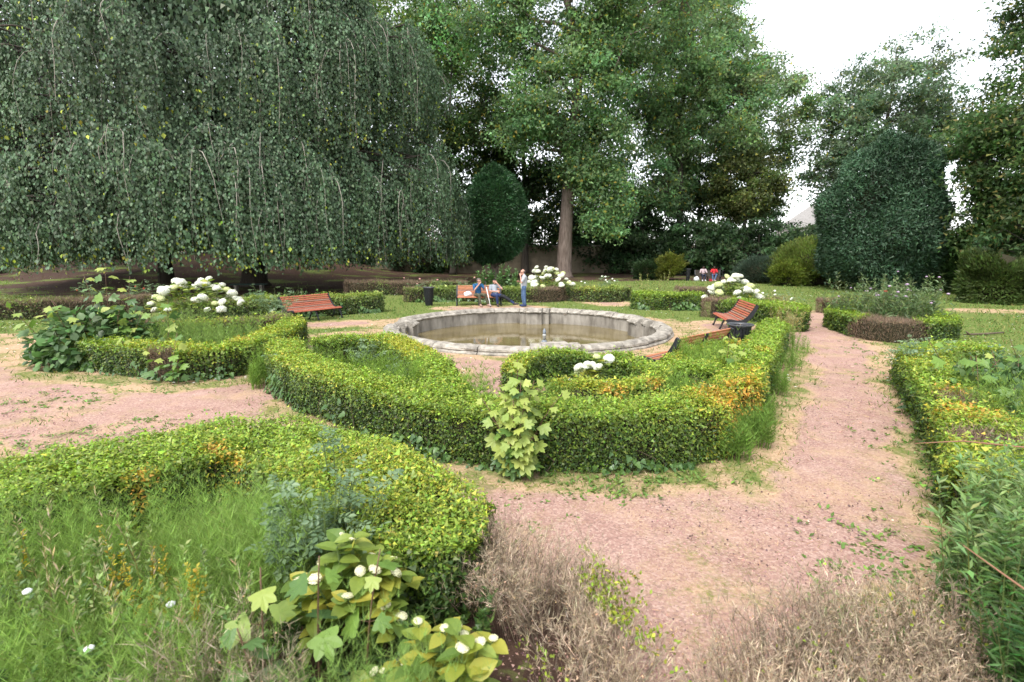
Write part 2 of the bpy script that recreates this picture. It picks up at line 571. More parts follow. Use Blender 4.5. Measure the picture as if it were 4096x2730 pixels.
def hedge(name, label, pts, w, h, dens=5200, leaf=0.04, closed=False, brown=0.0, yellow=0.35, orange=(), brownspots=(), cat='hedge', group='clipped box hedges', seed=1, ragged=0.03, twigs=True, dull=0.0):
    """a clipped hedge along a line: dark inside, twigs, and a coat of small leaves on top, faces and ends"""
    dens, leaf = dens * 1.2, leaf * 0.93
    C, D, ln, cum = polyline_frames(pts, closed)
    Ltot = cum[-1]
    cz = terr(C[:, 0], C[:, 1])
    root = empty(name, (C[:, 0].mean(), C[:, 1].mean(), 0), 0, label, cat, group)
    off = np.array([C[:, 0].mean(), C[:, 1].mean(), 0])
    # solid dark core added to stop see-through, in place of real branches
    ins = 0.09
    prof = [(-w / 2 + ins, 0.0), (-w / 2 + ins, h * 0.75), (-w / 2 + ins + 0.05, h - ins), (w / 2 - ins - 0.05, h - ins), (w / 2 - ins, h * 0.75), (w / 2 - ins, 0.0)]
    Dn = np.vstack([D, D[-1:]])
    Nn = np.column_stack([-Dn[:, 1], Dn[:, 0]])
    V = []
    for i in range(len(C)):
        for (a, z) in prof:
            V.append((C[i, 0] + Nn[i, 0] * a - off[0], C[i, 1] + Nn[i, 1] * a - off[1], z + cz[i] - 0.02 * (z == 0)))
    k = len(prof)
    F = [(i * k + j, (i + 1) * k + j, (i + 1) * k + j + 1, i * k + j + 1) for i in range(len(C) - 1) for j in range(k - 1)]
    mb = MB(); mb.add(V, F)
    if not closed:
        mb.f.append(tuple(range(k))); mb.f.append(tuple((len(C) - 1) * k + j for j in range(k - 1, -1, -1)))
    mb.build('branches', M_CORE, root)
    if dens > 5400:
        mt = MB()
        for _ in range(int(Ltot * 16)):
            i = random.randrange(len(D)); sg = random.choice((-1, 1))
            nn0 = np.array((-D[i][1], D[i][0])) * sg
            p = C[i] + D[i] * random.random() * ln[i] + nn0 * (w / 2 - 0.09) - off[:2]
            z = random.uniform(0.02, h * 0.55); dx = random.gauss(0, 0.12); L_ = random.uniform(0.12, 0.32)
            q2 = p + nn0 * 0.075 + D[i] * dx
            mt.tube([(p[0], p[1], z), (*(p * 0.5 + q2 * 0.5 + D[i] * 0.02), z + L_ * 0.55), (q2[0], q2[1], z + L_)], [0.006, 0.005, 0.003], 4, False)
        tag(mt.build('twigs', M_TWIG, root), kind='stuff')
    # leaves
    aT, aS, aE = Ltot * w, Ltot * h, (0 if closed else math.pi * w / 2 * h)
    nT, nS, nE, nD = int(aT * dens), int(aS * dens * 0.68), int(aE * dens * 0.68), (0 if closed else int(math.pi * w * w / 4 * dens))

    def at(s):
        i = np.clip(np.searchsorted(cum, s, 'right') - 1, 0, len(ln) - 1)
        f = (s - cum[i])
        return C[i] + D[i] * f[:, None], D[i], np.column_stack([-D[i][:, 1], D[i][:, 0]])
    Ps, Ns, K = [], [], []
    # top
    c, d, nn = at(rng.uniform(0, Ltot, nT)); v = rng.uniform(-1, 1, nT)
    rnd = (np.abs(v) ** 6) * 0.05
    Ps.append(np.column_stack([c + nn * (v * w / 2)[:, None], h - rnd])); Ns.append(np.tile((0, 0, 1.0), (nT, 1))); K.append(np.ones(nT))
    for sgn in (-1, 1):
        n = nS
        c, d, nn = at(rng.uniform(0, Ltot, n))
        z = h * rng.uniform(0.02, 1, n)
        Ps.append(np.column_stack([c + nn * sgn * w / 2, z])); Ns.append(np.column_stack([nn * sgn, np.full(n, 0.25)])); K.append(np.zeros(n))
    if not closed:
        for e, sg in ((0, -1), (-1, 1)):
            ce = C[0] if e == 0 else C[-1]; de = D[e] * sg; ne = np.array((-de[1], de[0]))
            n = nE; an = rng.uniform(-math.pi / 2, math.pi / 2, n)
            dr = np.cos(an)[:, None] * de + np.sin(an)[:, None] * ne
            rr = w / 2 * 0.8
            Ps.append(np.column_stack([ce + dr * [rr] , h * rng.uniform(0.02, 1, n)])); Ns.append(np.column_stack([dr, np.full(n, 0.25)])); K.append(np.zeros(n))
            n = nD // 2; an = rng.uniform(-math.pi / 2, math.pi / 2, n); q = np.sqrt(rng.uniform(0, 1, n)) * rr
            dr = np.cos(an)[:, None] * de + np.sin(an)[:, None] * ne
            Ps.append(np.column_stack([ce + dr * q[:, None], np.full(n, h)])); Ns.append(np.tile((0, 0, 1.0), (n, 1))); K.append(np.ones(n))
    P = np.vstack(Ps); Nv = unit(np.vstack(Ns)); K = np.concatenate(K)
    away = (K == 0) & ((Nv[:, :2] * P[:, :2]).sum(1) > 0.25 * np.linalg.norm(P[:, :2], axis=1))
    kp = ~away | (rng.random(len(P)) < 0.45)
    P, Nv, K = P[kp], Nv[kp], K[kp]
    n = len(P)
    bul = snoise(P, 2.2, seed + 49) * 0.02 + snoise(P, 4.0, seed + 50) * 0.022 + snoise(P, 11.0, seed + 51) * 0.02
    dep = bul + rng.normal(size=n) * ragged - np.abs(rng.normal(size=n)) * np.where(K > 0, 0.03, 0.05)
    shoots = (rng.random(n) < 0.07) & (K > 0)
    dep = dep + shoots * rng.uniform(0.0, 0.11, n)
    P = P + Nv * dep[:, None]
    P[:, 2] = np.maximum(P[:, 2], 0.015)
    # colours: fresh shoots on the clipped top, older leaves in the sides, darkened to paint in side shade; yellowed and dead patches
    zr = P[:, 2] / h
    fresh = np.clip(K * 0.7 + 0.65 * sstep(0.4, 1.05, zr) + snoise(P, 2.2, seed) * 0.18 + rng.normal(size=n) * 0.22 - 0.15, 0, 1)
    col = GREEN_OLD_SHADE * (1 - fresh[:, None]) + GREEN_NEW * fresh[:, None]
    mid = rng.random(n) < 0.3
    col[mid] = GREEN_MID
    yl = (snoise(P, 1.1, seed + 7) * 0.6 + rng.normal(size=n) * 0.5 + K * 0.25) > (1.55 - yellow * 1.6)
    col[yl & (fresh > 0.35)] = YELLOW
    for (x, y, r) in orange:
        dd = np.hypot(P[:, 0] - x, P[:, 1] - y) + rng.normal(size=n) * r * 0.25
        q = (dd < r) & (zr > 0.35) & (rng.random(n) < 0.6)
        col[q] = ORANGE
        q = (dd < r * 1.4) & (dd > r * 0.8) & (rng.random(n) < 0.5); col[q] = YELLOW
    col = vary(col, n, 0.22, 0.1)
    if dull: col = col * (1 - dull) + col.mean(1, keepdims=True) * dull * np.array((1.05, 1.0, 0.75))
    dead = np.zeros(n, bool)
    if brown > 0:
        dead |= (snoise(P, 1.3, seed + 13) * 0.6 + rng.normal(size=n) * 0.35) > (1.4 - 2.6 * brown)
    for (x, y, r) in brownspots:
        dead |= (np.hypot(P[:, 0] - x, P[:, 1] - y) + rng.normal(size=n) * 0.12 * r + 0.25 * r * snoise(P, 5, seed + 5)) < r
    P3 = P.copy(); P3[:, :2] -= off[:2]
    P3[:, 2] += terr(P[:, 0], P[:, 1])
    gN = unit(Nv + jit_dirs(n) * 0.75 + np.array((0, 0, 0.35)))
    T = unit(jit_dirs(n) + Nv * 0.45 + np.array((0, 0, 0.35)))
    T = unit(T - gN * (T * gN).sum(1, keepdims=True) * 0.8)
    hole = snoise(P, 8.0, seed + 60) + rng.normal(size=n) * 0.35 > 1.7
    Ls = leaf * np.exp(rng.normal(size=n) * 0.3) * np.where(hole, 0.45, 1.0)
    q = ~dead
    if q.any():
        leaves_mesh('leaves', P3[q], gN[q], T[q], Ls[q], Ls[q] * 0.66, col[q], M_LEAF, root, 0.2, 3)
    if dead.any():
        nd = dead.sum()
        kk = rng.random(nd) < 0.75
        Pd = P3[dead][kk]; m = len(Pd)
        Td = unit(jit_dirs(m) * 0.7 + np.array((0, 0, 0.6)) + Nv[dead][kk] * 0.6)
        leaves_mesh('dead_twigs', Pd - Td * 0.03, jit_dirs(m), Td, leaf * rng.uniform(1.2, 2.6, m), leaf * 0.16, vary(BROWN, m, 0.3, 0.07), M_DRY, root, 0.05, 3)
    return root


# ------------------------------------------------------------------ the hedges (world metres, camera at the origin)
hedge('box_hedge', 'long curved box hedge with ivied front facing the near gravel path', [(-4.7, 10.5), (-4.2, 9.45), (-3.15, 8.25), (-1.85, 7.1), (-0.95, 6.45), (-0.1, 6.08), (0.63, 6.0), (1.4, 6.04), (2.1, 6.2), (2.6, 6.4)], 0.70, 0.71, 7200, 0.034, yellow=0.38, orange=[(2.75, 6.45, 0.36)], seed=1)
hedge('box_hedge', 'bright green hedge arc curling round the bed beside the basin', [(-4.2, 11.2), (-3.6, 11.6), (-2.8, 11.35), (-2.05, 10.2), (-1.45, 8.9), (-1.1, 7.7), (-0.9, 7.0)], 0.66, 0.66, 5200, 0.042, yellow=0.3, seed=2)
hedge('box_hedge', 'small ring hedge with yellow front enclosing the nearest white hydrangea', [(0.0, 8.7), (0.25, 9.5), (1.0, 9.9), (1.85, 9.55), (2.4, 8.75), (2.3, 8.0), (1.8, 7.55), (1.2, 7.45), (0.72, 7.55)], 0.44, 0.6, 5200, 0.042, yellow=0.5, orange=[(1.5, 7.2, 0.22), (2.2, 7.6, 0.2)], seed=3)
hedge('box_hedge', 'hedge loop with weeds inside, behind it the bench seen from the rear', [(2.85, 8.95), (3.55, 9.75), (4.55, 10.75), (4.85, 10.55), (4.2, 9.6), (3.45, 8.7), (2.95, 8.2)], 0.46, 0.64, 5000, 0.045, closed=True, yellow=0.45, orange=[(4.85, 10.5, 0.25)], seed=4)
hedge('box_hedge', 'straight hedge with orange scorched end along the right hand path', [(3.25, 7.3), (4.1, 8.7), (5.4, 10.9), (7.15, 13.75)], 0.68, 0.66, 5600, 0.042, yellow=0.5, orange=[(3.35, 7.15, 0.3), (3.95, 8.2, 0.14), (4.8, 9.6, 0.14)], seed=5)
hedge('box_hedge', 'broad yellow green hedge in the foreground, nearest on the left', [(-5.6, 3.2), (-4.8, 3.85), (-4.05, 4.45), (-3.3, 5.1), (-2.75, 5.35), (-2.1, 5.0), (-1.35, 4.35), (-0.8, 3.8), (-0.62, 3.5)], 1.1, 0.62, 8000, 0.031, yellow=0.36, orange=[(-2.75, 4.65, 0.14), (-3.3, 4.3, 0.12), (-3.0, 4.9, 0.1)], seed=6)
hedge('box_hedge', 'ragged hedge on the right edge of the path, patched yellow and brown', [(9.7, 10.4), (8.9, 10.4), (8.05, 9.8), (7.15, 8.4), (6.3, 7.05), (5.6, 5.9), (5.0, 5.0), (4.4, 4.2)], 0.8, 0.6, 5200, 0.042, yellow=0.35, orange=[(5.6, 6.0, 0.3), (6.2, 6.9, 0.2)], brownspots=[(6.05, 6.75, 0.26), (5.0, 5.2, 0.3)], ragged=0.05, seed=7)
hedge('box_hedge', 'round hedge on the lawn with one dead brown section and tall weeds', [(11.2, 17.6), (10.75, 16.2), (10.6, 15.0), (11.0, 14.45), (11.8, 14.4), (12.7, 14.9), (13.4, 15.9), (13.3, 17.2), (12.4, 18.0)], 0.6, 0.62, 3600, 0.055, closed=True, yellow=0.05, brownspots=[(10.7, 14.7, 0.75)], seed=8)
hedge('box_hedge', 'hedge round the left bed below the white hydrangea and sycamore bush', [(-10.6, 12.6), (-9.8, 11.7), (-8.6, 11.0), (-7.4, 10.55), (-6.4, 10.3), (-5.85, 10.8), (-5.85, 12.0), (-6.0, 13.4), (-6.3, 14.6)], 0.75, 0.62, 5000, 0.045, yellow=0.4, orange=[(-7.9, 10.7, 0.2), (-5.9, 11.0, 0.2)], brownspots=[(-7.2, 10.1, 0.22), (-6.9, 10.05, 0.15)], seed=9)
hedge('box_hedge', 'dry topped low hedge under the white hydrangea at left', [(-11.2, 15.0), (-9.6, 14.6), (-8.0, 15.0), (-7.2, 16.0)], 0.7, 0.58, 2600, 0.06, brown=0.5, yellow=0.3, seed=10)
hedge('box_hedge', 'brown dry hedge at the far left edge below dark rose plants', [(-22.5, 18.6), (-20, 19.3), (-17.4, 20.4), (-15.6, 21.6)], 0.9, 0.72, 2300, 0.065, brown=0.7, seed=11, yellow=0.0, dull=0.25)
hedge('box_hedge', 'green bushy hedge stretch behind the left bench', [(-12.5, 19.5), (-10.5, 20.0), (-9.0, 20.4), (-7.2, 21.3), (-5.9, 22.0)], 0.9, 0.72, 2300, 0.065, brown=0.3, yellow=-0.1, seed=12, ragged=0.06, dull=0.2)
hedge('box_hedge', 'dry brown low hedge in shade behind the left litter bin', [(-9.6, 30.6), (-7.6, 30.9), (-5.2, 30.8), (-3.0, 30.6)], 0.9, 0.8, 1300, 0.085, brown=0.62, yellow=-0.3, seed=13, dull=0.3)
hedge('box_hedge', 'brownish clipped hedge directly behind the occupied bench', [(-5.3, 26.5), (-3.9, 26.9), (-2.2, 27.0), (-0.9, 26.6)], 0.8, 0.72, 1800, 0.075, brown=0.55, yellow=-0.2, seed=14, dull=0.25)
hedge('box_hedge', 'hedge with bare patches behind the standing man', [(-0.2, 26.7), (0.9, 26.4), (2.0, 26.6), (2.6, 27.3)], 0.8, 0.72, 1800, 0.075, brown=0.4, yellow=-0.2, seed=15, dull=0.2)
hedge('box_hedge', 'low hedge right of the back hydrangea, browned at its right end', [(2.9, 27.4), (4.0, 26.7), (5.2, 26.6), (6.0, 27.2)], 0.8, 0.72, 1800, 0.075, brown=0.45, yellow=-0.1, seed=16, dull=0.2)
hedge('box_hedge', 'short dark green hedge on the lawn behind the basin', [(5.75, 23.2), (6.9, 22.9), (8.25, 22.9)], 0.8, 0.72, 2400, 0.065, brown=0.12, yellow=-0.15, seed=17)
hedge('box_hedge', 'hedge with brown end wrapping round behind the right bench', [(7.9, 20.2), (8.7, 19.8), (9.3, 18.9), (9.4, 17.6), (9.25, 16.6)], 0.9, 0.72, 2800, 0.06, yellow=0.1, brownspots=[(7.8, 20.1, 0.55)], seed=18)
hedge('box_hedge', 'faded hedge remains with straw tops beyond the right bench', [(10.2, 20.2), (10.9, 21.4), (11.6, 22.4)], 0.7, 0.55, 2000, 0.065, brown=0.5, yellow=0.2, seed=19)
hedge('box_hedge', 'thin brown hedge far back on the lawn near the short green hedge', [(9.3, 28.4), (11.0, 28.0), (12.6, 27.6)], 0.7, 0.6, 1600, 0.075, brown=0.65, yellow=-0.2, seed=20)
hedge('box_hedge', 'small dead brown tuft of hedge at the path end', [(13.2, 21.6), (14.1, 21.3)], 0.8, 0.6, 2400, 0.065, brown=0.95, yellow=-0.2, seed=21)

# ------------------------------------------------------------------ the stone basin
R_IN = 4.25
basin = empty('fountain_basin', (POND[0], POND[1], 0), 0, 'round sunken stone basin with moulded coping and brown water', 'basin')
PIERS = [math.radians(a) for a in (84, 12, -82, 176)]
PW = 0.15                       # half angle of a pier


def arc_sweep(prof, a0, a1, n, rbase=R_IN, wob=0.0, seed=0, shift=0.0):
    """sweep a closed (r,z) profile between two angles"""
    r = np.random.default_rng(seed)
    V, F = [], []
    k = len(prof)
    for i in range(n + 1):
        a = a0 + (a1 - a0) * i / n
        for j, (dr, z) in enumerate(prof):
            q = rbase + dr + shift + r.normal() * wob
            V.append((q * math.cos(a), q * math.sin(a), z + r.normal() * wob))
    for i in range(n):
        for j in range(k):
            j2 = (j + 1) % k
            F.append((i * k + j, i * k + j2, (i + 1) * k + j2, (i + 1) * k + j))
    F.append(tuple(range(k - 1, -1, -1)))
    F.append(tuple(n * k + j for j in range(k)))
    return V, F


COPING = [(0.03, 0.02), (-0.04, 0.05), (-0.055, 0.09), (-0.02, 0.12), (0.02, 0.125), (0.05, 0.17), (0.12, 0.215), (0.25, 0.225), (0.36, 0.205), (0.435, 0.15), (0.445, 0.10), (0.41, 0.085), (0.45, 0.06), (0.48, 0.03), (0.48, -0.05), (0.03, -0.05)]
WALL = [(0.0, 0.03), (0.25, 0.03), (0.25, -0.75), (0.0, -0.75)]
order = sorted(PIERS)
for i, a in enumerate(order):
    b = order[(i + 1) % 4] + (2 * math.pi if i == 3 else 0)
    s0, s1 = a + PW, b - PW
    # inner wall of this quarter, in three panels
    for q in range(3):
        mb = MB(); mb.add(*arc_sweep(WALL, s0 + (s1 - s0) * q / 3 + 0.0006, s0 + (s1 - s0) * (q + 1) / 3 - 0.0006, 9))
        mb.build('wall_panel', M_STONEW, basin)
    cuts = [0.0]
    while cuts[-1] < 1: cuts.append(cuts[-1] + random.uniform(0.15, 0.24))
    cuts = [c / cuts[-1] for c in cuts]
    for q in range(len(cuts) - 1):
        dz = random.uniform(-0.012, 0.012)
        mb = MB(); mb.add(*arc_sweep([(x, z + dz) for x, z in COPING], s0 + (s1 - s0) * cuts[q] + 0.0025, s0 + (s1 - s0) * cuts[q + 1] - 0.0025, 8, wob=0.006, seed=i * 20 + q, shift=random.uniform(-0.012, 0.012)))
        o = mb.build('coping_stone', M_STONE, basin)
    # the pier stepping inward between two arcs
    mb = MB(); mb.add(*arc_sweep(WALL, a - PW * 0.55, a + PW * 0.55, 4, shift=-0.42)); mb.build('pier', M_STONEW, basin)
    for sg in (-1, 1):
        mb = MB(); mb.add(*arc_sweep(WALL, a + sg * PW * 0.775 - PW * 0.222, a + sg * PW * 0.775 + PW * 0.222, 2, shift=-0.2)); mb.build('pier', M_STONEW, basin)
        mb = MB(); mb.add(*arc_sweep([(x, z + 0.016) for x, z in COPING], a + sg * PW * 0.775 - PW * 0.217, a + sg * PW * 0.775 + PW * 0.217, 3, wob=0.006, seed=90 + i, shift=-0.2)); mb.build('coping_stone', M_STONE, basin)
    mb = MB(); mb.add(*arc_sweep([(x * 1.5, z + 0.03) for x, z in COPING], a - PW * 0.54, a + PW * 0.54, 6, wob=0.006, seed=70 + i, shift=-0.42)); mb.build('coping_stone', M_STONE, basin)

mw, n, l, out = nt('murky_water')
p = n.new('ShaderNodeBsdfPrincipled')
p.inputs['Roughness'].default_value = 0.06
p.inputs['IOR'].default_value = 1.33
tcn = n.new('ShaderNodeTexCoord')
z1 = n.new('ShaderNodeTexNoise'); z1.inputs['Scale'].default_value = 0.9; z1.inputs['Detail'].default_value = 6
l.new(tcn.outputs['Object'], z1.inputs['Vector'])
rr = n.new('ShaderNodeValToRGB')
rr.color_ramp.elements[0].position = 0.3; rr.color_ramp.elements[1].position = 0.7
rr.color_ramp.elements[0].color = (0.10, 0.075, 0.03, 1); rr.color_ramp.elements[1].color = (0.19, 0.15, 0.07, 1)
l.new(z1.outputs[0], rr.inputs[0]); l.new(rr.outputs[0], p.inputs['Base Color'])
z2 = n.new('ShaderNodeTexNoise'); z2.inputs['Scale'].default_value = 5; z2.inputs['Detail'].default_value = 2
l.new(tcn.outputs['Object'], z2.inputs['Vector'])
bb = n.new('ShaderNodeBump'); bb.inputs['Strength'].default_value = 0.05; bb.inputs['Distance'].default_value = 0.03
l.new(z2.outputs[0], bb.inputs['Height']); l.new(bb.outputs[0], p.inputs['Normal'])
l.new(p.outputs[0], out.inputs[0])
mb = MB()
ring = [(POND[0] + 4.4 * math.cos(a), POND[1] + 4.4 * math.sin(a), -0.40) for a in np.linspace(0, 2 * math.pi, 96, endpoint=False)]
mb.add(ring, [tuple(range(96))])
tag(mb.build('water', mw), kind='structure')

# fountain head standing in the water
fh = empty('fountain_jet', (1.0, 15.6, -0.42), 0, 'small grey fountain jet standing in the basin water', 'fountain jet')
mj = flat('grey_metal_pipe', (0.20, 0.23, 0.27), 0.45, 0.5)
mb = MB(); mb.lathe([(0.11, 0), (0.105, 0.06), (0.075, 0.10), (0.07, 0.20), (0.085, 0.22), (0.085, 0.25), (0.06, 0.28)], 14, close=True); mb.build('foot', mj, fh, True)
mb = MB(); mb.lathe([(0.05, 0.275), (0.045, 0.40), (0.06, 0.42), (0.06, 0.45), (0.04, 0.47)], 12, close=True); mb.build('stem', flat('pale_worn_metal', (0.42, 0.42, 0.40), 0.5), fh, True)
mb = MB(); mb.lathe([(0.036, 0.465), (0.05, 0.50), (0.05, 0.56), (0.03, 0.60), (0.02, 0.64)], 12, close=True); mb.build('nozzle', mj, fh, True)
# algae covered stones round it
mst = rough_mat('algae_stone', (0.05, 0.06, 0.02), (0.16, 0.15, 0.06), 14, 0.8, 0.6)
for x, y, r, lb in [(0.70, 15.55, 0.15, 'algae covered stone in the water just left of the fountain jet'), (1.32, 15.6, 0.14, 'algae covered stone in the water just right of the fountain jet'), (0.95, 15.25, 0.12, 'algae covered stone in the water in front of the fountain jet')]:
    mb = MB(); mb.ball((0, 0, 0), (r * 1.3, r, r * 0.6), 9, 6)
    mb.v = [(a + random.gauss(0, 0.01), b + random.gauss(0, 0.01), c + random.gauss(0, 0.01)) for a, b, c in mb.v]
    o = mb.build('stone', mst, None, True); o.location = (x, y, -0.40)
    tag(o, lb, 'stone', 'stones round the fountain jet')


# ------------------------------------------------------------------ broadleaf trees
def limb(mb, p0, p1, r0, r1, sag=0.15, n=7, sides=6, wob=0.12):
    p0 = Vector(p0); p1 = Vector(p1)
    L = (p1 - p0).length
    pts = []
    for i in range(n + 1):
        t = i / n
        q = p0.lerp(p1, t) + Vector((0, 0, sag * L * math.sin(math.pi * t)))
        if 0 < i < n: q += Vector((random.gauss(0, 1), random.gauss(0, 1), random.gauss(0, 1))) * L * wob * 0.25
        pts.append(q)
    mb.tube(pts, [r0 + (r1 - r0) * (i / n) ** 0.8 for i in range(n + 1)], sides)
    return pts


def tree(name, label, base, trunk, tr, crown, nclump, per, leaf, col, cl_r=1.0, nlimb=14, bark=None, shell=0.45, flat_=0.6, mat=None, cvar=0.3, yel=0.05, aspect=0.75, twig=0.5, yelc=(0.30, 0.30, 0.06), group='trees round the lawn', up=0.5):
    """trunk: list of points relative to base; crown: ellipsoids (cx,cy,cz,rx,ry,rz,weight) relative to base"""
    bark = bark or M_BARKD
    mat = mat or M_TREE
    bz = tz(base[0], base[1])
    root = empty(name, (base[0], base[1], bz - 0.05), 0, label, 'tree', group)
    mb = MB()
    tp = [Vector(p) for p in trunk]
    hts = tp[-1].z
    fl = [(tp[0] + Vector((0, 0, 0)))] + [tp[0] + (tp[1] - tp[0]) * 0.06, tp[0] + (tp[1] - tp[0]) * 0.16] + tp[1:]
    rads = [tr * 1.55, tr * 1.15, tr] + [tr * (1 - 0.72 * (p.z / hts)) for p in tp[1:]]
    mb.tube(fl, rads, 12)
    mb.v = [(x + 0.04 * tr * math.sin(9 * math.atan2(y, x) + z), y + 0.04 * tr * math.cos(7 * math.atan2(y, x)), z) for x, y, z in mb.v]
    E = np.array(crown, float)
    wts = E[:, 6] / E[:, 6].sum()
    idx = rng.choice(len(E), nclump, p=wts)
    d = jit_dirs(nclump)
    rad = (shell + (1 - shell) * rng.random(nclump)) ** (0.6)
    cc = E[idx, :3] + d * E[idx, 3:6] * rad[:, None]
    cc[:, 2] = np.maximum(cc[:, 2], 0.5)
    # limbs
    ends = []
    for i in range(nlimb):
        t = cc[rng.integers(nclump)]
        # start on trunk below the target
        hz = max(min(t[2] - random.uniform(0.15, 0.4) * np.hypot(t[0], t[1]) - 0.5, hts * 0.97), tp[1].z if len(tp) > 2 else hts * 0.3)
        for a, b in zip(tp[:-1], tp[1:]):
            if a.z <= hz <= b.z: s = a.lerp(b, (hz - a.z) / (b.z - a.z)); break
        else: s = tp[-1]
        r0 = max(tr * 0.42 * (1 - hz / hts * 0.55), 0.03)
        ends += limb(mb, s, t, r0, 0.03, 0.08, 8, 6)
    EN = np.array([tuple(p) for p in ends]) if ends else np.zeros((1, 3))
    for c in cc[rng.random(nclump) < twig]:
        j = np.argmin(((EN - c) ** 2).sum(1))
        limb(mb, EN[j], c, 0.035 + 0.02 * random.random(), 0.012, 0.05, 4, 4, 0.2)
    o = mb.build('trunk', bark, root, True)
    # crown
    per, leaf = int(per * 1.75), leaf * 0.8
    n = nclump * per
    ci = np.repeat(np.arange(nclump), per)
    rr_ = cl_r * rng.uniform(0.6, 1.35, nclump)
    off = rng.normal(size=(n, 3)) * np.array((0.55, 0.55, 0.55 * flat_)) * rr_[ci][:, None]
    P = cc[ci] + off
    cen = E[idx, :3][ci]
    outw = unit(P - cen)
    N = unit(outw * 0.5 + jit_dirs(n) * 0.8 + np.array((0, 0, up)))
    T = unit(jit_dirs(n) + outw * 0.3 + np.array((0, 0, -0.35)))
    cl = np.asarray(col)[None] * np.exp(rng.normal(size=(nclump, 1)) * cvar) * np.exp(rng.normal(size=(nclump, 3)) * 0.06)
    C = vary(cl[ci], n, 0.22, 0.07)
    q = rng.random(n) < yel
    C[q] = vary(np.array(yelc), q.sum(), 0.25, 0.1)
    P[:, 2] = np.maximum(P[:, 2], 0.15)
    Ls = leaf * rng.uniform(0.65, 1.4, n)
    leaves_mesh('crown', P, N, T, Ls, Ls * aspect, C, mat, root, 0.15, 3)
    return root


LG = (0.075, 0.125, 0.028)
# the big tree behind the basin
tree('tall_tree', 'tallest tree with thick brown trunk and open green crown behind the standing man', (5.2, 52.0),
     [(0, 0, 0), (0.15, 0, 5), (0.35, 0, 9.5), (0.6, 0, 13), (1.1, 0, 18), (0.3, 0, 24), (-1.5, 0, 30)], 0.76,
     [(-0.5, 0, 26, 9, 7, 8, 2.6), (0.5, -1, 17, 6.5, 5, 5, 1.8), (7, 0, 24, 7, 6, 7, 1.6), (-8, 0, 25, 6, 5, 5.5, 1.2), (3.7, -1.5, 7.2, 2.2, 2.0, 3.8, 1.1), (1.2, -1.5, 10.2, 2.2, 2, 1.6, 0.3), (3.0, -1, 13, 3, 2.5, 3, 0.6), (-4, -1, 14.5, 3.2, 3, 3.0, 0.6)],
     640, 95, 0.33, (0.14, 0.235, 0.095), 1.25, 26, M_BARK, 0.3, yel=0.07, cvar=0.28)
# behind, left of it: dark and airy
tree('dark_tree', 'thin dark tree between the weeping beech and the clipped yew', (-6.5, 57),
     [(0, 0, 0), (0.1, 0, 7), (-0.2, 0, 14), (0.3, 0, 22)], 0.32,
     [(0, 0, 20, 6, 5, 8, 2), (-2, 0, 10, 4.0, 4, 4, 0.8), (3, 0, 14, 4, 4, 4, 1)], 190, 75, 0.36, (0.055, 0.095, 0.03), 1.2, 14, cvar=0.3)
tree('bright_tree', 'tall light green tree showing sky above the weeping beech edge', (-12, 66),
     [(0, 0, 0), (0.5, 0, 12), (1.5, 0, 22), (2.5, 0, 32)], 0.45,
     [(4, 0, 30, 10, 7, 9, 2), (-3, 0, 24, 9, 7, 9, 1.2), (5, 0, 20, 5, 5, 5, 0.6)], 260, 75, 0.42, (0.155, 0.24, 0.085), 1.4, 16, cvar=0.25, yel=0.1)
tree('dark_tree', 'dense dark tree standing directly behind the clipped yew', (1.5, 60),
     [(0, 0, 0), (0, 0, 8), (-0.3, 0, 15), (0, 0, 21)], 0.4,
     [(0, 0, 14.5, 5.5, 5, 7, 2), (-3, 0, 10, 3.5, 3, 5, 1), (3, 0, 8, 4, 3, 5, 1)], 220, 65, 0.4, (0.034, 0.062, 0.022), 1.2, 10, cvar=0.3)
# right of it
tree('green_tree', 'broad mid green tree to the right of the tallest tree', (19, 60),
     [(0, 0, 0), (0.2, 0, 8), (-0.4, 0, 16), (0.5, 0, 26)], 0.42,
     [(-2, 0, 24, 8, 6, 10, 2.2), (3, 0, 18, 7, 5, 7, 1.6), (-3, 0, 11, 5, 4, 5, 1)], 400, 80, 0.38, (0.145, 0.23, 0.10), 1.25, 20, cvar=0.25)
tree('pale_tree', 'pale green tree whose crown slopes down towards the open sky', (30, 66),
     [(0, 0, 0), (0.2, 0, 8), (-0.8, 0, 16), (-2, 0, 26)], 0.45,
     [(-7.5, 0, 25, 6.5, 6, 8, 2), (0.5, 0, 18.5, 6.0, 5, 7, 1.8), (0, 0, 10, 4, 4, 3.5, 0.6)], 360, 80, 0.38, (0.175, 0.25, 0.115), 1.25, 20, cvar=0.22)
tree('olive_tree', 'small olive brown tree low behind the far seated pair', (25.5, 58),
     [(0, 0, 0), (0.2, 0, 5), (0.3, 0, 11)], 0.3,
     [(0, 0, 9.5, 3.8, 3, 4.2, 1.5)], 80, 80, 0.36, (0.085, 0.11, 0.035), 1.0, 8, cvar=0.25)
tree('airy_tree', 'airy round crowned tree against the sky left of the right yew', (43, 62),
     [(0, 0, 0), (0.2, 0, 7), (-0.3, 0, 14), (0.2, 0, 24)], 0.4,
     [(0.5, 0, 18.3, 7.5, 6, 8.5, 2.2), (-5, 0, 15.5, 4.5, 5, 7.5, 1.1), (5.2, 0, 16.0, 4.3, 4.5, 5.0, 0.8), (-6.0, 0, 11, 3, 3, 4, 0.4)], 400, 66, 0.36, (0.125, 0.185, 0.10), 1.15, 26, cvar=0.22, shell=0.2, yel=0.03)
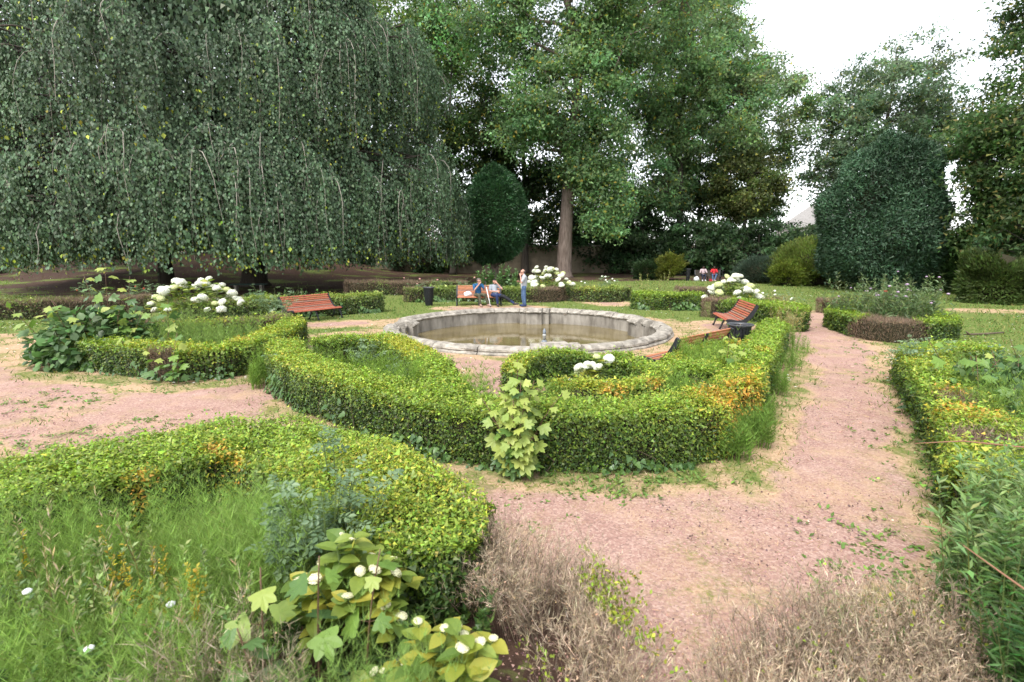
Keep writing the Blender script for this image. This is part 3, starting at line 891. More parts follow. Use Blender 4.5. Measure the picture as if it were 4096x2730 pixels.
tree('green_tree', 'slim mid green tree behind the far seated pair', (23.0, 65),
     [(0, 0, 0), (0.2, 0, 6), (-0.2, 0, 12), (0.1, 0, 18)], 0.3,
     [(0, 0, 13, 4.2, 3.5, 6, 2), (-4.5, 0, 11, 3, 3, 4, 0.8)], 150, 70, 0.38, (0.10, 0.165, 0.065), 1.1, 10, cvar=0.25)
# lime with pale bracts on the right edge
tree('lime_tree', 'tall lime tree with yellowish blossom filling the right edge', (31.2, 29.5),
     [(0, 0, 0), (0, 0, 6), (0.3, 0, 12), (0, 0, 20)], 0.5,
     [(1.4, 0, 15, 5.6, 6, 7, 2), (-0.6, -0.5, 8.5, 5.8, 5.5, 4.5, 2.6), (-0.5, -1, 4.2, 5.4, 5, 3.2, 1.7), (2.4, 0, 20, 6.0, 5, 5, 1.3)], 900, 90, 0.28, (0.07, 0.125, 0.042), 0.95, 18, cvar=0.25, yel=0.13, yelc=(0.23, 0.23, 0.08), flat_=0.45, aspect=0.6)
# copper beech behind the weeping beech, just showing at the upper left corner
tree('copper_beech', 'dark purple leaved tree showing in the upper left corner', (-44, 44),
     [(0, 0, 0), (0, 0, 8), (0.4, 0, 16), (0, 0, 24)], 0.5, [(0, 0, 20, 8, 6, 8, 2), (4, 0, 14, 6, 5, 6, 1)], 170, 80, 0.34, (0.035, 0.018, 0.03), 1.3, 10, cvar=0.25, yel=0.0)
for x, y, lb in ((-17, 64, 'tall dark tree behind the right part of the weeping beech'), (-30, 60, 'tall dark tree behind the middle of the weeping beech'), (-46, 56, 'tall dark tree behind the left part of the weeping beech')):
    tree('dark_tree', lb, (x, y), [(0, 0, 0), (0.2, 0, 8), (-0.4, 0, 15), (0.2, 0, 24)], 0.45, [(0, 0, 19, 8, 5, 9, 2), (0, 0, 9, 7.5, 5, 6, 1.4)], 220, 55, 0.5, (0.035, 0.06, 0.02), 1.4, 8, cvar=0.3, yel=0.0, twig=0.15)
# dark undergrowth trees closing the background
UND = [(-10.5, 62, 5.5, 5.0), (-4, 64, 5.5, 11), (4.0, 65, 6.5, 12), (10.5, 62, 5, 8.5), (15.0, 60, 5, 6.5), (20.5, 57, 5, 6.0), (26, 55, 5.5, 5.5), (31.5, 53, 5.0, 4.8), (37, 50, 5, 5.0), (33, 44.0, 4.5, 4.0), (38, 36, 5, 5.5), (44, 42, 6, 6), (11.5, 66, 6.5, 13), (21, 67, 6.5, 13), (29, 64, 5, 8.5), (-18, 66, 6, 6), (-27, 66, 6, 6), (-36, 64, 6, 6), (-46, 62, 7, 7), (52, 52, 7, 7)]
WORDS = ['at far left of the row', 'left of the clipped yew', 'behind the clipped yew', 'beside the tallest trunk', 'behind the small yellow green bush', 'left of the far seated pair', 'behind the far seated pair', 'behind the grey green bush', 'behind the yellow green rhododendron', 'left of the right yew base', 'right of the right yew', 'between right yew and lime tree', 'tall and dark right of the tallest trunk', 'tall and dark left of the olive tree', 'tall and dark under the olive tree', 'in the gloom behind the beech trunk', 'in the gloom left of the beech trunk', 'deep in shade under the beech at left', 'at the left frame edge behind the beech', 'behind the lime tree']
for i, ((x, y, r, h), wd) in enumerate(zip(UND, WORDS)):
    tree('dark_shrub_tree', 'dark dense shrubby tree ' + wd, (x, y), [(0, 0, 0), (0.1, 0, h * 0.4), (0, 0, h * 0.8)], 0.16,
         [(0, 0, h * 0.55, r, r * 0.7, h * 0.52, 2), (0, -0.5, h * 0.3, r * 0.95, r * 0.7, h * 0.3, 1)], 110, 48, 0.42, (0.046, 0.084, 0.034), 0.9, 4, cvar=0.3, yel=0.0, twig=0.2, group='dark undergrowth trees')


# ------------------------------------------------------------------ clipped yews and bushes: a shell of short sprays over a dark inside
def shell_bush(name, label, base, prof, n, spray, col, trunk=None, seed=1, mat=None, aspect=0.2, lump=0.25, lscale=0.9, outw=1.0, upw=0.5, cat='bush', group='bushes along the lawn edge', cvar=0.25, stretch=(1, 1), core=True, flush=0.0, tipc=None):
    """prof: (radius,height) pairs from bottom to top"""
    bz = tz(base[0], base[1])
    root = empty(name, (base[0], base[1], bz - 0.03), 0, label, cat, group)
    n, spray = int(n * 1.7), spray * 0.74
    pr = np.array(prof, float)
    hz = np.linspace(pr[0, 1], pr[-1, 1], 60)
    rz = np.interp(hz, pr[:, 1], pr[:, 0])
    if trunk:
        mb = MB(); mb.tube([(0, 0, 0), (0.05, 0, pr[0, 1] * 0.6 + 0.3), (0, 0, pr[0, 1] + (pr[-1, 1] - pr[0, 1]) * 0.4)], [trunk * 1.3, trunk, trunk * 0.6], 10)
        for k in range(5):
            an = k * 1.3
            mb.tube([(0, 0, pr[0, 1] * 0.5), (0.5 * math.cos(an) * rz[8], 0.5 * math.sin(an) * rz[8], pr[0, 1] + 0.7)], [trunk * 0.5, trunk * 0.25], 6)
        mb.build('trunk', M_BARK, root, True)
    if core:
        hh_ = hz[0] + (hz[::4] - hz[0]) * 0.86
        mb = MB(); mb.lathe([(max(np.interp(z * 1.06, hz, rz) * 0.70 - 0.1 - lump * 0.8, 0.03) if q < 14 else 0.03, z + 0.05) for q, z in enumerate(hh_)], 20, close=True)
        mb.v = [(x * stretch[0], y * stretch[1], z) for x, y, z in mb.v]
        mb.build('branches', M_CORE, root)  # solid core added to block light through the shell
    # area weighted sampling
    dl = np.hypot(np.gradient(rz), np.gradient(hz))
    w = rz * dl + 1e-6; w /= w.sum()
    i = rng.choice(60, n, p=w)
    z = hz[i] + rng.uniform(-0.5, 0.5, n) * (hz[1] - hz[0]); r = np.interp(z, hz, rz)
    an = rng.uniform(0, 2 * math.pi, n)
    slope = np.gradient(rz, hz)[i]
    Nn = unit(np.column_stack([np.cos(an), np.sin(an), -slope]))
    P = np.column_stack([r * np.cos(an) * stretch[0], r * np.sin(an) * stretch[1], z])
    lm = snoise(P, lscale, seed) * lump + snoise(P, lscale * 3, seed + 1) * lump * 0.45
    P += Nn * (lm - np.abs(rng.normal(size=n)) * lump * 0.7 + (rng.random(n) < 0.06) * rng.uniform(0, 0.35, n))[:, None]
    P[:, 2] = np.maximum(P[:, 2], 0.1)
    T = unit(Nn * outw + jit_dirs(n) * 0.6 + np.array((0, 0, upw)))
    N = unit(jit_dirs(n) + Nn * 0.6 + np.array((0, 0, 0.8)))
    C = np.asarray(col)[None] * np.exp(snoise(P, lscale * 2, seed + 9) * cvar)[:, None]
    C = vary(C, n, 0.22, 0.07)
    if tipc is not None:
        q = rng.random(n) < flush; C[q] = vary(np.array(tipc), q.sum(), 0.2, 0.08)
    L = spray * rng.uniform(0.6, 1.4, n)
    leaves_mesh('foliage', P, N, T, L, L * aspect, C, mat or M_YEW, root, 0.1, 3)
    return root


shell_bush('clipped_yew', 'dark egg shaped clipped yew on a short trunk behind the bench', (-1.75, 49.5), [(0.9, 1.6), (2.2, 2.5), (3.0, 3.4), (3.3, 4.4), (3.25, 5.6), (2.95, 7.0), (2.45, 8.3), (1.7, 9.5), (0.8, 10.3), (0.1, 10.6)], 36000, 0.32, (0.028, 0.075, 0.028), 0.34, 31, aspect=0.35, lump=0.15, lscale=1.5, outw=0.7, upw=0.0, cat='tree', group='clipped yews', tipc=(0.05, 0.12, 0.04), flush=0.15)
shell_bush('clipped_yew', 'huge rounded dark yew on the right side of the lawn', (24.6, 34.5), [(1.5, 0.4), (2.7, 1.4), (3.3, 2.6), (3.55, 3.8), (3.5, 5.0), (3.3, 6.1), (2.95, 7.2), (2.4, 8.3), (1.6, 9.2), (0.75, 9.8), (0.05, 10.0)], 58000, 0.28, (0.034, 0.072, 0.036), 0.4, 32, aspect=0.36, lump=0.42, lscale=0.95, outw=0.4, upw=0.1, cat='tree', group='clipped yews', tipc=(0.06, 0.11, 0.06), flush=0.2)
shell_bush('evergreen_bush', 'small yellow green bush at the wood edge right of the big trunk', (14.6, 47.5), [(1.0, 0.2), (1.5, 0.9), (1.45, 1.6), (1.0, 2.3), (0.2, 2.6)], 6500, 0.24, (0.13, 0.15, 0.03), None, 33, M_TREE, 0.5, 0.45, 1.5)
shell_bush('evergreen_bush', 'grey green feathery bush right of the far seated pair', (20.6, 43.0), [(1.5, 0.1), (1.9, 0.7), (1.75, 1.3), (1.1, 1.9), (0.2, 2.15)], 9000, 0.3, (0.06, 0.09, 0.06), None, 34, M_TREE, 0.18, 0.2, 1.5)
shell_bush('rhododendron', 'large yellow green rhododendron left of the right yew', (24.0, 40.5), [(2.9, 0.1), (3.4, 1.0), (3.2, 2.0), (2.3, 2.9), (0.3, 3.4)], 17000, 0.27, (0.15, 0.20, 0.05), None, 35, M_TREE, 0.45, 0.6, 1.1)
shell_bush('rhododendron', 'small rounded yellow green shrub in front of the rhododendron', (20.9, 39.2), [(0.9, 0.1), (1.25, 0.7), (1.2, 1.3), (0.7, 1.8), (0.1, 2.0)], 6000, 0.22, (0.13, 0.17, 0.03), None, 36, M_TREE, 0.5, 0.2, 2.0)
shell_bush('laurel_bush', 'glossy dark laurel bush under the lime tree', (25.0, 26.5), [(1.6, 0.1), (2.0, 0.9), (1.9, 1.8), (1.3, 2.6), (0.2, 2.95)], 14000, 0.24, (0.06, 0.09, 0.025), None, 37, M_TREE, 0.42, 0.5, 1.3)
shell_bush('laurel_bush', 'dark green shrub at the foot of the right yew, lawn side', (29.0, 31.5), [(2.4, 0.1), (2.7, 1.2), (2.4, 2.4), (1.5, 3.3), (0.2, 3.7)], 11000, 0.26, (0.035, 0.07, 0.02), None, 38, M_TREE, 0.45, 0.35, 1.3)
shell_bush('laurel_bush', 'low dark shrub between rhododendron and right yew', (28.0, 38.5), [(2.6, 0.1), (3.0, 1.4), (2.6, 2.8), (1.5, 3.8), (0.2, 4.2)], 10000, 0.28, (0.035, 0.065, 0.022), None, 39, M_TREE, 0.45, 0.35, 1.3)
shell_bush('laurel_bush', 'dark low bush beside the small yellow green bush', (12.9, 48.5), [(1.0, 0.1), (1.3, 0.7), (1.2, 1.3), (0.2, 1.9)], 4500, 0.24, (0.03, 0.055, 0.02), None, 40, M_TREE, 0.45, 0.2, 1.6)

# garden wall in the shade at the back
wall = empty('garden_wall', (0, 60.5, 0.1), 0, 'old beige garden wall in deep shade behind the trees', 'wall')
mb = MB(); mb.box((-16, 0, 0), (14, 0.4, 3.1)); mb.build('masonry', rough_mat('old_render', (0.12, 0.10, 0.07), (0.20, 0.165, 0.115), 1.2, 0.95, 0.5), wall)
for i in range(30):
    mb = MB(); mb.box((-16 + i + 0.008, -0.06, 3.1), (-15 + i - 0.008, 0.46, 3.2 + 0.012 * (i % 3))); mb.build('coping_slab', M_STONE, wall)

# house roof glimpsed right of the olive tree
hs = empty('house', (50.5, 84, 0.3), 0.25, 'pale grey gabled house glimpsed left of the right yew', 'house')
mb = MB(); mb.box((-6, -4, 0), (6, 4, 6)); mb.build('wall', rough_mat('pale_render', (0.45, 0.42, 0.38), (0.55, 0.52, 0.47), 2, 0.9, 0.2), hs)
mb = MB(); mb.add([(-6.2, -4.3, 5.9), (6.2, -4.3, 5.9), (6.2, 4.3, 5.9), (-6.2, 4.3, 5.9), (-3.0, 0, 9.8), (5.0, 0, 9.8)], [(0, 1, 5, 4), (1, 2, 5), (2, 3, 4, 5), (3, 0, 4), (3, 2, 1, 0)])
mb.build('roof', rough_mat('grey_slate', (0.25, 0.24, 0.23), (0.36, 0.34, 0.33), 4, 0.8, 0.3), hs)
for x in (-4, -1.3, 1.3, 4):
    mb = MB(); mb.box((x - 0.5, -4.05, 3.3), (x + 0.5, -3.98, 5.0)); w_ = mb.build('window', flat('window_frame_white', (0.7, 0.7, 0.68)), hs)
    mb = MB(); mb.box((x - 0.4, -4.08, 3.4), (x + 0.4, -4.04, 4.9)); mb.build('pane', flat('dark_glass', (0.03, 0.035, 0.04), 0.1, 0.5), w_)


# ------------------------------------------------------------------ the weeping beech
def weeping_beech():
    bx, by = -19.0, 38.0
    bz = tz(bx, by)
    root = empty('weeping_beech', (bx, by, bz), 0, 'enormous weeping beech with hanging dark curtains of leaves', 'tree', 'trees round the lawn')
    mb = MB()
    mb.tube([(0, 0, -0.1), (0, 0, 0.4), (0.1, 0, 1.6), (0.1, 0, 5), (-0.2, 0.3, 10), (0.2, 0, 16), (0, 0, 20)], [1.25, 0.9, 0.78, 0.75, 0.55, 0.38, 0.2], 14)
    mb.tube([(-7.5, 1.5, -0.1), (-7.4, 1.4, 2), (-6.0, 1.0, 7), (-3, 0.5, 12)], [0.6, 0.45, 0.38, 0.2], 10)
    tw = MB()

    def prof(z):     # outer radius of the dome at height z
        return 14.1 * math.sqrt(max(0.0, 1 - (max(z, 0) / 29.0) ** 2.8))
    leafP, leafK, leafO, leafZ = [], [], [], []
    for tier in range(98):
        th0 = random.uniform(-math.pi * 1.12, math.pi * 0.16)        # mostly the half towards the lawn
        if random.random() < 0.06: th0 = random.uniform(0, math.pi)
        za0 = random.choice([random.uniform(4.5, 9), random.uniform(6, 16), random.uniform(12, 24)])
        if tier < 20:                                                # the lowest skirt, all the way round
            th0 = -math.pi * 1.1 + tier / 19 * math.pi * 1.2 + random.gauss(0, 0.06); za0 = random.choice((random.uniform(3.6, 5.5), random.uniform(5.5, 9.5)))
        ex = 1.0 + 0.10 * math.sin(3 * th0 + 1) + 0.25 * max(0, -math.cos(th0)) ** 2
        ra0 = max(1.5, (prof(za0) * ex - abs(random.gauss(0, 1.6))) * 0.97)
        tw0 = random.uniform(1.6, 3.4)
        drop = random.uniform(3.2, 6.0)
        tone = math.exp(random.gauss(0, 0.2))
        o0 = Vector((math.cos(th0), math.sin(th0) * 0.86, 0))
        s0 = Vector((-math.sin(th0), math.cos(th0), 0))
        for i in range(6):
            aa = (i - 2.5) / 2.5 + random.gauss(0, 0.12)
            za = za0 - 1.1 * aa * aa + random.gauss(0, 0.25)
            ap = o0 * (ra0 - 0.6 * aa * aa + random.gauss(0, 0.35)) + s0 * aa * tw0 + Vector((0, 0, za))
            th = math.atan2(ap.y, ap.x)
            st = Vector((0, 0, max(2.5, za - random.uniform(1, 4))))
            if i % 2 == 0: limb(mb, st, ap, 0.12, 0.05, 0.10, 7, 5, 0.10)
            out = Vector((math.cos(th), math.sin(th), 0))
            side = Vector((-out.y, out.x, 0))
            ns = random.randint(12, 17)
            wid = random.uniform(0.7, 1.3)
            for k in range(ns):
                a = random.uniform(-1, 1)
                reach = random.uniform(0.0, 1.5) * (1 - 0.4 * abs(a))
                zmin = 1.45 + 0.55 * abs(random.gauss(0, 1))
                low = max(zmin - bz * 0.5, za - drop * random.uniform(0.65, 1.15))
                L = za - low
                if L < 0.8: continue
                m = max(6, int(L / 0.45))
                q = []
                ph, wa = random.uniform(0, 6), random.uniform(0.05, 0.2)
                for j in range(m + 1):
                    t = j / m
                    x = ap + side * (a * wid * min(1, t * 2.2) ** 0.7) + out * (reach * math.sin(min(t * 2.2, 1) * math.pi / 2)) + side * wa * math.sin(ph + 5 * t) + out * wa * math.cos(ph * 1.7 + 4 * t)
                    zz = za + 0.35 * math.sin(min(t * 3, 1) * math.pi) * (1 - abs(a)) - L * t ** 1.35
                    q.append(Vector((x.x, x.y, zz)))
                if random.random() < 0.11:
                    tw.tube(q, [0.024 * (1 - 0.8 * j / m) + 0.006 for j in range(m + 1)] if random.random() < 0.4 else [0.013 * (1 - 0.7 * j / m) for j in range(m + 1)], 4, False)
                nl = int(L * 8.6)
                tt = np.sort(rng.uniform(0.0, 1, nl))
                qa = np.array([tuple(v) for v in q])
                f = tt * m; ii = np.minimum(f.astype(int), m - 1)
                pp = qa[ii] + (qa[ii + 1] - qa[ii]) * (f - ii)[:, None]
                spread = 0.19 * (1 - 0.6 * tt)
                pp = pp + rng.normal(size=(nl, 3)) * spread[:, None]
                leafP.append(pp); leafO.append(np.tile((out.x, out.y, 0), (nl, 1))); leafZ.append(tt); leafK.append(np.full(nl, tone))
    # inner leaves that close the dome
    ni = 45000
    zi = rng.uniform(2.6, 24, ni); ti = rng.uniform(-math.pi * 1.12, math.pi * 0.16, ni)
    ri = 14.1 * np.sqrt(np.clip(1 - (zi / 29.0) ** 2.8, 0, 1)) * rng.uniform(0.35, 0.72, ni)
    leafP.append(np.column_stack([ri * np.cos(ti), ri * np.sin(ti) * 0.86, zi])); leafO.append(np.column_stack([np.cos(ti), np.sin(ti), 0 * ti])); leafZ.append(np.full(ni, 0.3)); leafK.append(np.full(ni, 0.9))
    mb.build('trunk', M_BARKD, root, True)
    tag(tw.build('hanging_twigs', M_BARKP, root, True), kind='stuff')
    P = np.vstack(leafP); O = np.vstack(leafO); tt = np.concatenate(leafZ)
    n = len(P)
    N = unit(O * 0.9 + jit_dirs(n) * 0.75 + np.array((0, 0, 0.45)))
    T = unit(jit_dirs(n) * 0.55 + np.array((0, 0, -1.0)))
    col = np.array((0.082, 0.132, 0.070))[None] * (np.exp(snoise(P, 0.7, 77) * 0.15) * np.concatenate(leafK))[:, None]
    C = vary(col, n, 0.28, 0.06)
    q = rng.random(n) < 0.06; C[q] = vary(np.array((0.11, 0.145, 0.085)), q.sum(), 0.2, 0.05)
    yy = (tt > 0.9) & (rng.random(n) < 0.16) | (rng.random(n) < 0.004)
    C[yy] = vary(np.array((0.24, 0.29, 0.04)), yy.sum(), 0.25, 0.1)
    L = 0.165 * np.exp(rng.normal(size=n) * 0.22)
    k = n - ni
    leaves_mesh('crown', P[:k], N[:k], T[:k], L[:k], L[:k] * 0.74, C[:k], M_BEECH, root, 0.18)
    leaves_mesh('inner_leaves', P[k:], N[k:], T[k:], L[k:] * 1.8, L[k:] * 1.3, C[k:], M_BEECH, root, 0.18, 3)


weeping_beech()

# ------------------------------------------------------------------ benches
BPROF = [(0.47, 0.93), (0.40, 0.78), (0.30, 0.62), (0.19, 0.49), (0.07, 0.415), (-0.08, 0.40), (-0.22, 0.425), (-0.34, 0.435), (-0.40, 0.40)]


def prof_pts(n):
    C, D, ln, cum = polyline_frames(BPROF, False)
    s = np.linspace(0, cum[-1], n)
    return np.column_stack([np.interp(s, cum, C[:, 0]), np.interp(s, cum, C[:, 1])])


M_WORN = rough_mat('grey_worn_slat', (0.26, 0.12, 0.08), (0.30, 0.19, 0.15), 3.0, 0.7, 0.3, 60, stretch=(0.8, 9, 9), c3=(0.22, 0.18, 0.15), spec=0.3)


def make_bench(slat_mat, L=2.1, worn=M_WORN):
    root = empty('park_bench')
    q = prof_pts(16)
    for i in range(15):
        a, b = q[i], q[i + 1]
        mid = (a + b) / 2; t = (b - a); w = np.linalg.norm(t); t = t / w
        ang = math.atan2(t[1], t[0])
        mb = MB()
        M = Matrix.Translation((0, mid[0], mid[1])) @ Matrix.Rotation(ang, 4, 'X')
        hw = w * 0.35
        V = []
        for x in (-L / 2, L / 2):
            for (yy, zz) in ((-hw, -0.012), (hw, -0.012), (hw, 0.012), (hw - 0.012, 0.02), (-hw + 0.012, 0.02), (-hw, 0.012)):
                V.append(M @ Vector((x, yy, zz * (-1))))
        F = [(j, (j + 1) % 6, 6 + (j + 1) % 6, 6 + j) for j in range(6)] + [(5, 4, 3, 2, 1, 0), (6, 7, 8, 9, 10, 11)]
        mb.add(V, F)
        mb.build('slat', worn if i in (3, 6, 8, 10, 12) else slat_mat, root)
    qq = prof_pts(24)
    for x, nm in ((-L / 2 - 0.005, 'side_frame'), (0.0, 'middle_frame'), (L / 2 + 0.005, 'side_frame')):
        mb = MB()
        hwx = 0.03
        V = []
        for (a, b, t2) in [(qq[i], qq[min(i + 1, 23)] - qq[max(i - 1, 0)], i / 23) for i in range(24)]:
            b = b / np.linalg.norm(b)
            nrm = np.array((b[1], -b[0]))                    # points to the sitting side
            up = 0.035 if nm == 'side_frame' else -0.018
            th = 0.055 + 0.03 * math.sin(math.pi * t2)
            o1 = a - nrm * up * -1 if False else a + nrm * (-up) * -1
            # sitting side is +z/-y: choose sign so that up is upwards at the seat
            sgn = 1 if (nrm[1] > 0 or (nrm[1] == 0)) else -1
            n2 = nrm * sgn
            pA, pB = a + n2 * up, a - n2 * th
            V += [(x - hwx, pA[0], pA[1]), (x + hwx, pA[0], pA[1]), (x + hwx, pB[0], pB[1]), (x - hwx, pB[0], pB[1])]
        F = []
        for i in range(23):
            for j in range(4):
                F.append((i * 4 + j, i * 4 + (j + 1) % 4, i * 4 + 4 + (j + 1) % 4, i * 4 + 4 + j))
        F += [(3, 2, 1, 0), (92, 93, 94, 95)]
        mb.add(V, F)
        mb.build(nm, M_IRON, root)
        for (ya, za, yb, zb, yc, zc) in ((-0.20, 0.36, -0.28, 0.2, -0.36, 0.0), (0.08, 0.36, 0.13, 0.2, 0.27, 0.0)):
            mb = MB(); pth = [(x, ya, za), (x, yb, zb), (x, (yb + yc) / 2, zc + 0.07), (x, yc, zc)]
            mb.tube(pth, [0.045, 0.03, 0.028, 0.04], 8)
            mb.build('leg', M_IRON, root, True)
        if nm == 'side_frame':
            mb = MB(); mb.tube([(x, -0.25 + 0.10 * math.cos(a), 0.33 + 0.085 * math.sin(a)) for a in np.linspace(2.6, -2.2, 12)], 0.018, 6)
            mb.build('scroll', M_IRON, root, True)
    return root


b1 = make_bench(M_SLAT)
b1.location = (-7.55, 19.3, 0); b1.rotation_euler = (0, 0, math.radians(56))
tag(b1, 'empty red slatted bench standing left of the basin', 'bench', 'benches round the basin')
b2 = make_bench(M_SLAT2)
b2.location = (-1.6, 24.75, 0); b2.rotation_euler = (0, 0, math.radians(4))
tag(b2, 'orange slatted bench with two men sitting on it', 'bench', 'benches round the basin')
b3 = copy_tree(b1)
b3.location = (7.3, 16.9, 0); b3.rotation_euler = (0, 0, math.radians(-100))
tag(b3, 'empty red bench seen from its side, right of the basin', 'bench', 'benches round the basin')
b4 = copy_tree(b2)
b4.location = (3.65, 10.65, 0); b4.rotation_euler = (0, 0, math.radians(-139))
tag(b4, 'bench seen from behind over the hedge, nearest to the camera', 'bench', 'benches round the basin')
# stone slab bench in the dark under the beech
sb = empty('stone_bench', (-17.2, 33.6, tz(-17.2, 33.6)), 0.1, 'low dark slab bench in the shade by the beech trunk', 'bench')
mb = MB(); mb.box((-1.1, -0.25, 0.42), (1.1, 0.25, 0.50)); mb.build('slab', flat('dark_green_paint', (0.03, 0.06, 0.05)), sb)
for x in (-0.8, 0.8):
    mb = MB(); mb.box((x - 0.08, -0.2, 0), (x + 0.08, 0.2, 0.418)); mb.build('leg', M_STONE, sb)


# ------------------------------------------------------------------ litter bins
M_BIN = flat('black_bin_metal', (0.012, 0.013, 0.016), 0.5, 0.4)


def make_bin():
    root = empty('litter_bin')
    ns = 20
    for i in range(ns):
        a = 2 * math.pi * i / ns
        M = Matrix.Rotation(a, 4, 'Z')
        mb = MB()
        V = [M @ Vector(p) for p in [(0.165, -0.021, 0.03), (0.165, 0.021, 0.03), (0.178, 0.021, 0.03), (0.178, -0.021, 0.03), (0.24, -0.031, 0.84), (0.24, 0.031, 0.84), (0.253, 0.031, 0.84), (0.253, -0.031, 0.84)]]
        mb.add(V, [(0, 3, 2, 1), (4, 5, 6, 7), (0, 1, 5, 4), (1, 2, 6, 5), (2, 3, 7, 6), (3, 0, 4, 7)])
        mb.build('slat', M_BIN, root)
    mb = MB(); mb.lathe([(0.22, 0.845), (0.30, 0.855), (0.305, 0.88), (0.29, 0.89), (0.225, 0.875), (0.22, 0.845)], 32); mb.build('rim', flat('worn_bin_rim', (0.05, 0.052, 0.058), 0.4, 0.5), root, True)
    mb = MB(); mb.lathe([(0.155, 0.04), (0.222, 0.80), (0.215, 0.81), (0.15, 0.06)], 20, close=True); mb.build('liner', flat('dark_liner', (0.02, 0.02, 0.02), 0.6), root, True)
    mb = MB(); mb.lathe([(0.17, 0.0), (0.18, 0.03), (0.05, 0.035)], 20, close=True); mb.build('base', M_BIN, root)
    return root


k1 = make_bin(); k1.location = (-4.0, 24.6, 0); tag(k1, 'black slatted litter bin left of the occupied bench', 'litter bin', 'litter bins')
k2 = copy_tree(k1); k2.location = (5.35, 11.9, 0); tag(k2, 'black litter bin with wide rim beside the path hedge', 'litter bin', 'litter bins')
kg = copy_tree(k1); kg.location = (15.7, 46.0, 0); kg.scale = (0.8, 0.8, 1.2)
tag(kg, 'slim far litter bin at the wood edge by the seated pair', 'litter bin', 'litter bins')


# ------------------------------------------------------------------ people
def capsule(mb, p0, p1, r0, r1, n=12):
    p0 = Vector(p0); p1 = Vector(p1)
    d = (p1 - p0); L = d.length
    d = d / L if L > 1e-6 else Vector((0, 0, 1))
    pts, rad = [], []
    for a in (-1.0, -0.8, -0.5, 0.0):
        pts.append(p0 + d * r0 * a); rad.append(r0 * math.sqrt(max(0.0, 1 - a * a)) + 1e-4)
    for a in (0.0, 0.5, 0.8, 1.0):
        pts.append(p1 + d * r1 * a); rad.append(r1 * math.sqrt(max(0.0, 1 - a * a)) + 1e-4)
    if L < 1e-3:
        mb.ball(p0, r0); return
    mb.tube(pts, rad, n)


def melt(name, mb, voxel, mat, parent, smooth_it=3):
    """fuse overlapping limbs into one continuous skin"""
    me = mb.mesh(name)
    ob = bpy.data.objects.new(name, me); COL.objects.link(ob)
    r = ob.modifiers.new('r', 'REMESH'); r.mode = 'VOXEL'; r.voxel_size = voxel
    s = ob.modifiers.new('s', 'SMOOTH'); s.iterations = smooth_it; s.factor = 0.5
    dc = ob.modifiers.new('d', 'DECIMATE'); dc.ratio = 0.3
    dg = bpy.context.evaluated_depsgraph_get(); dg.update()
    m2 = bpy.data.meshes.new_from_object(ob.evaluated_get(dg))
    bpy.data.objects.remove(ob); bpy.data.meshes.remove(me); m2.name = name
    m2.polygons.foreach_set('use_smooth', np.ones(len(m2.polygons), bool))
    m2.materials.clear(); m2.materials.append(mat)
    return link(name, m2, parent)


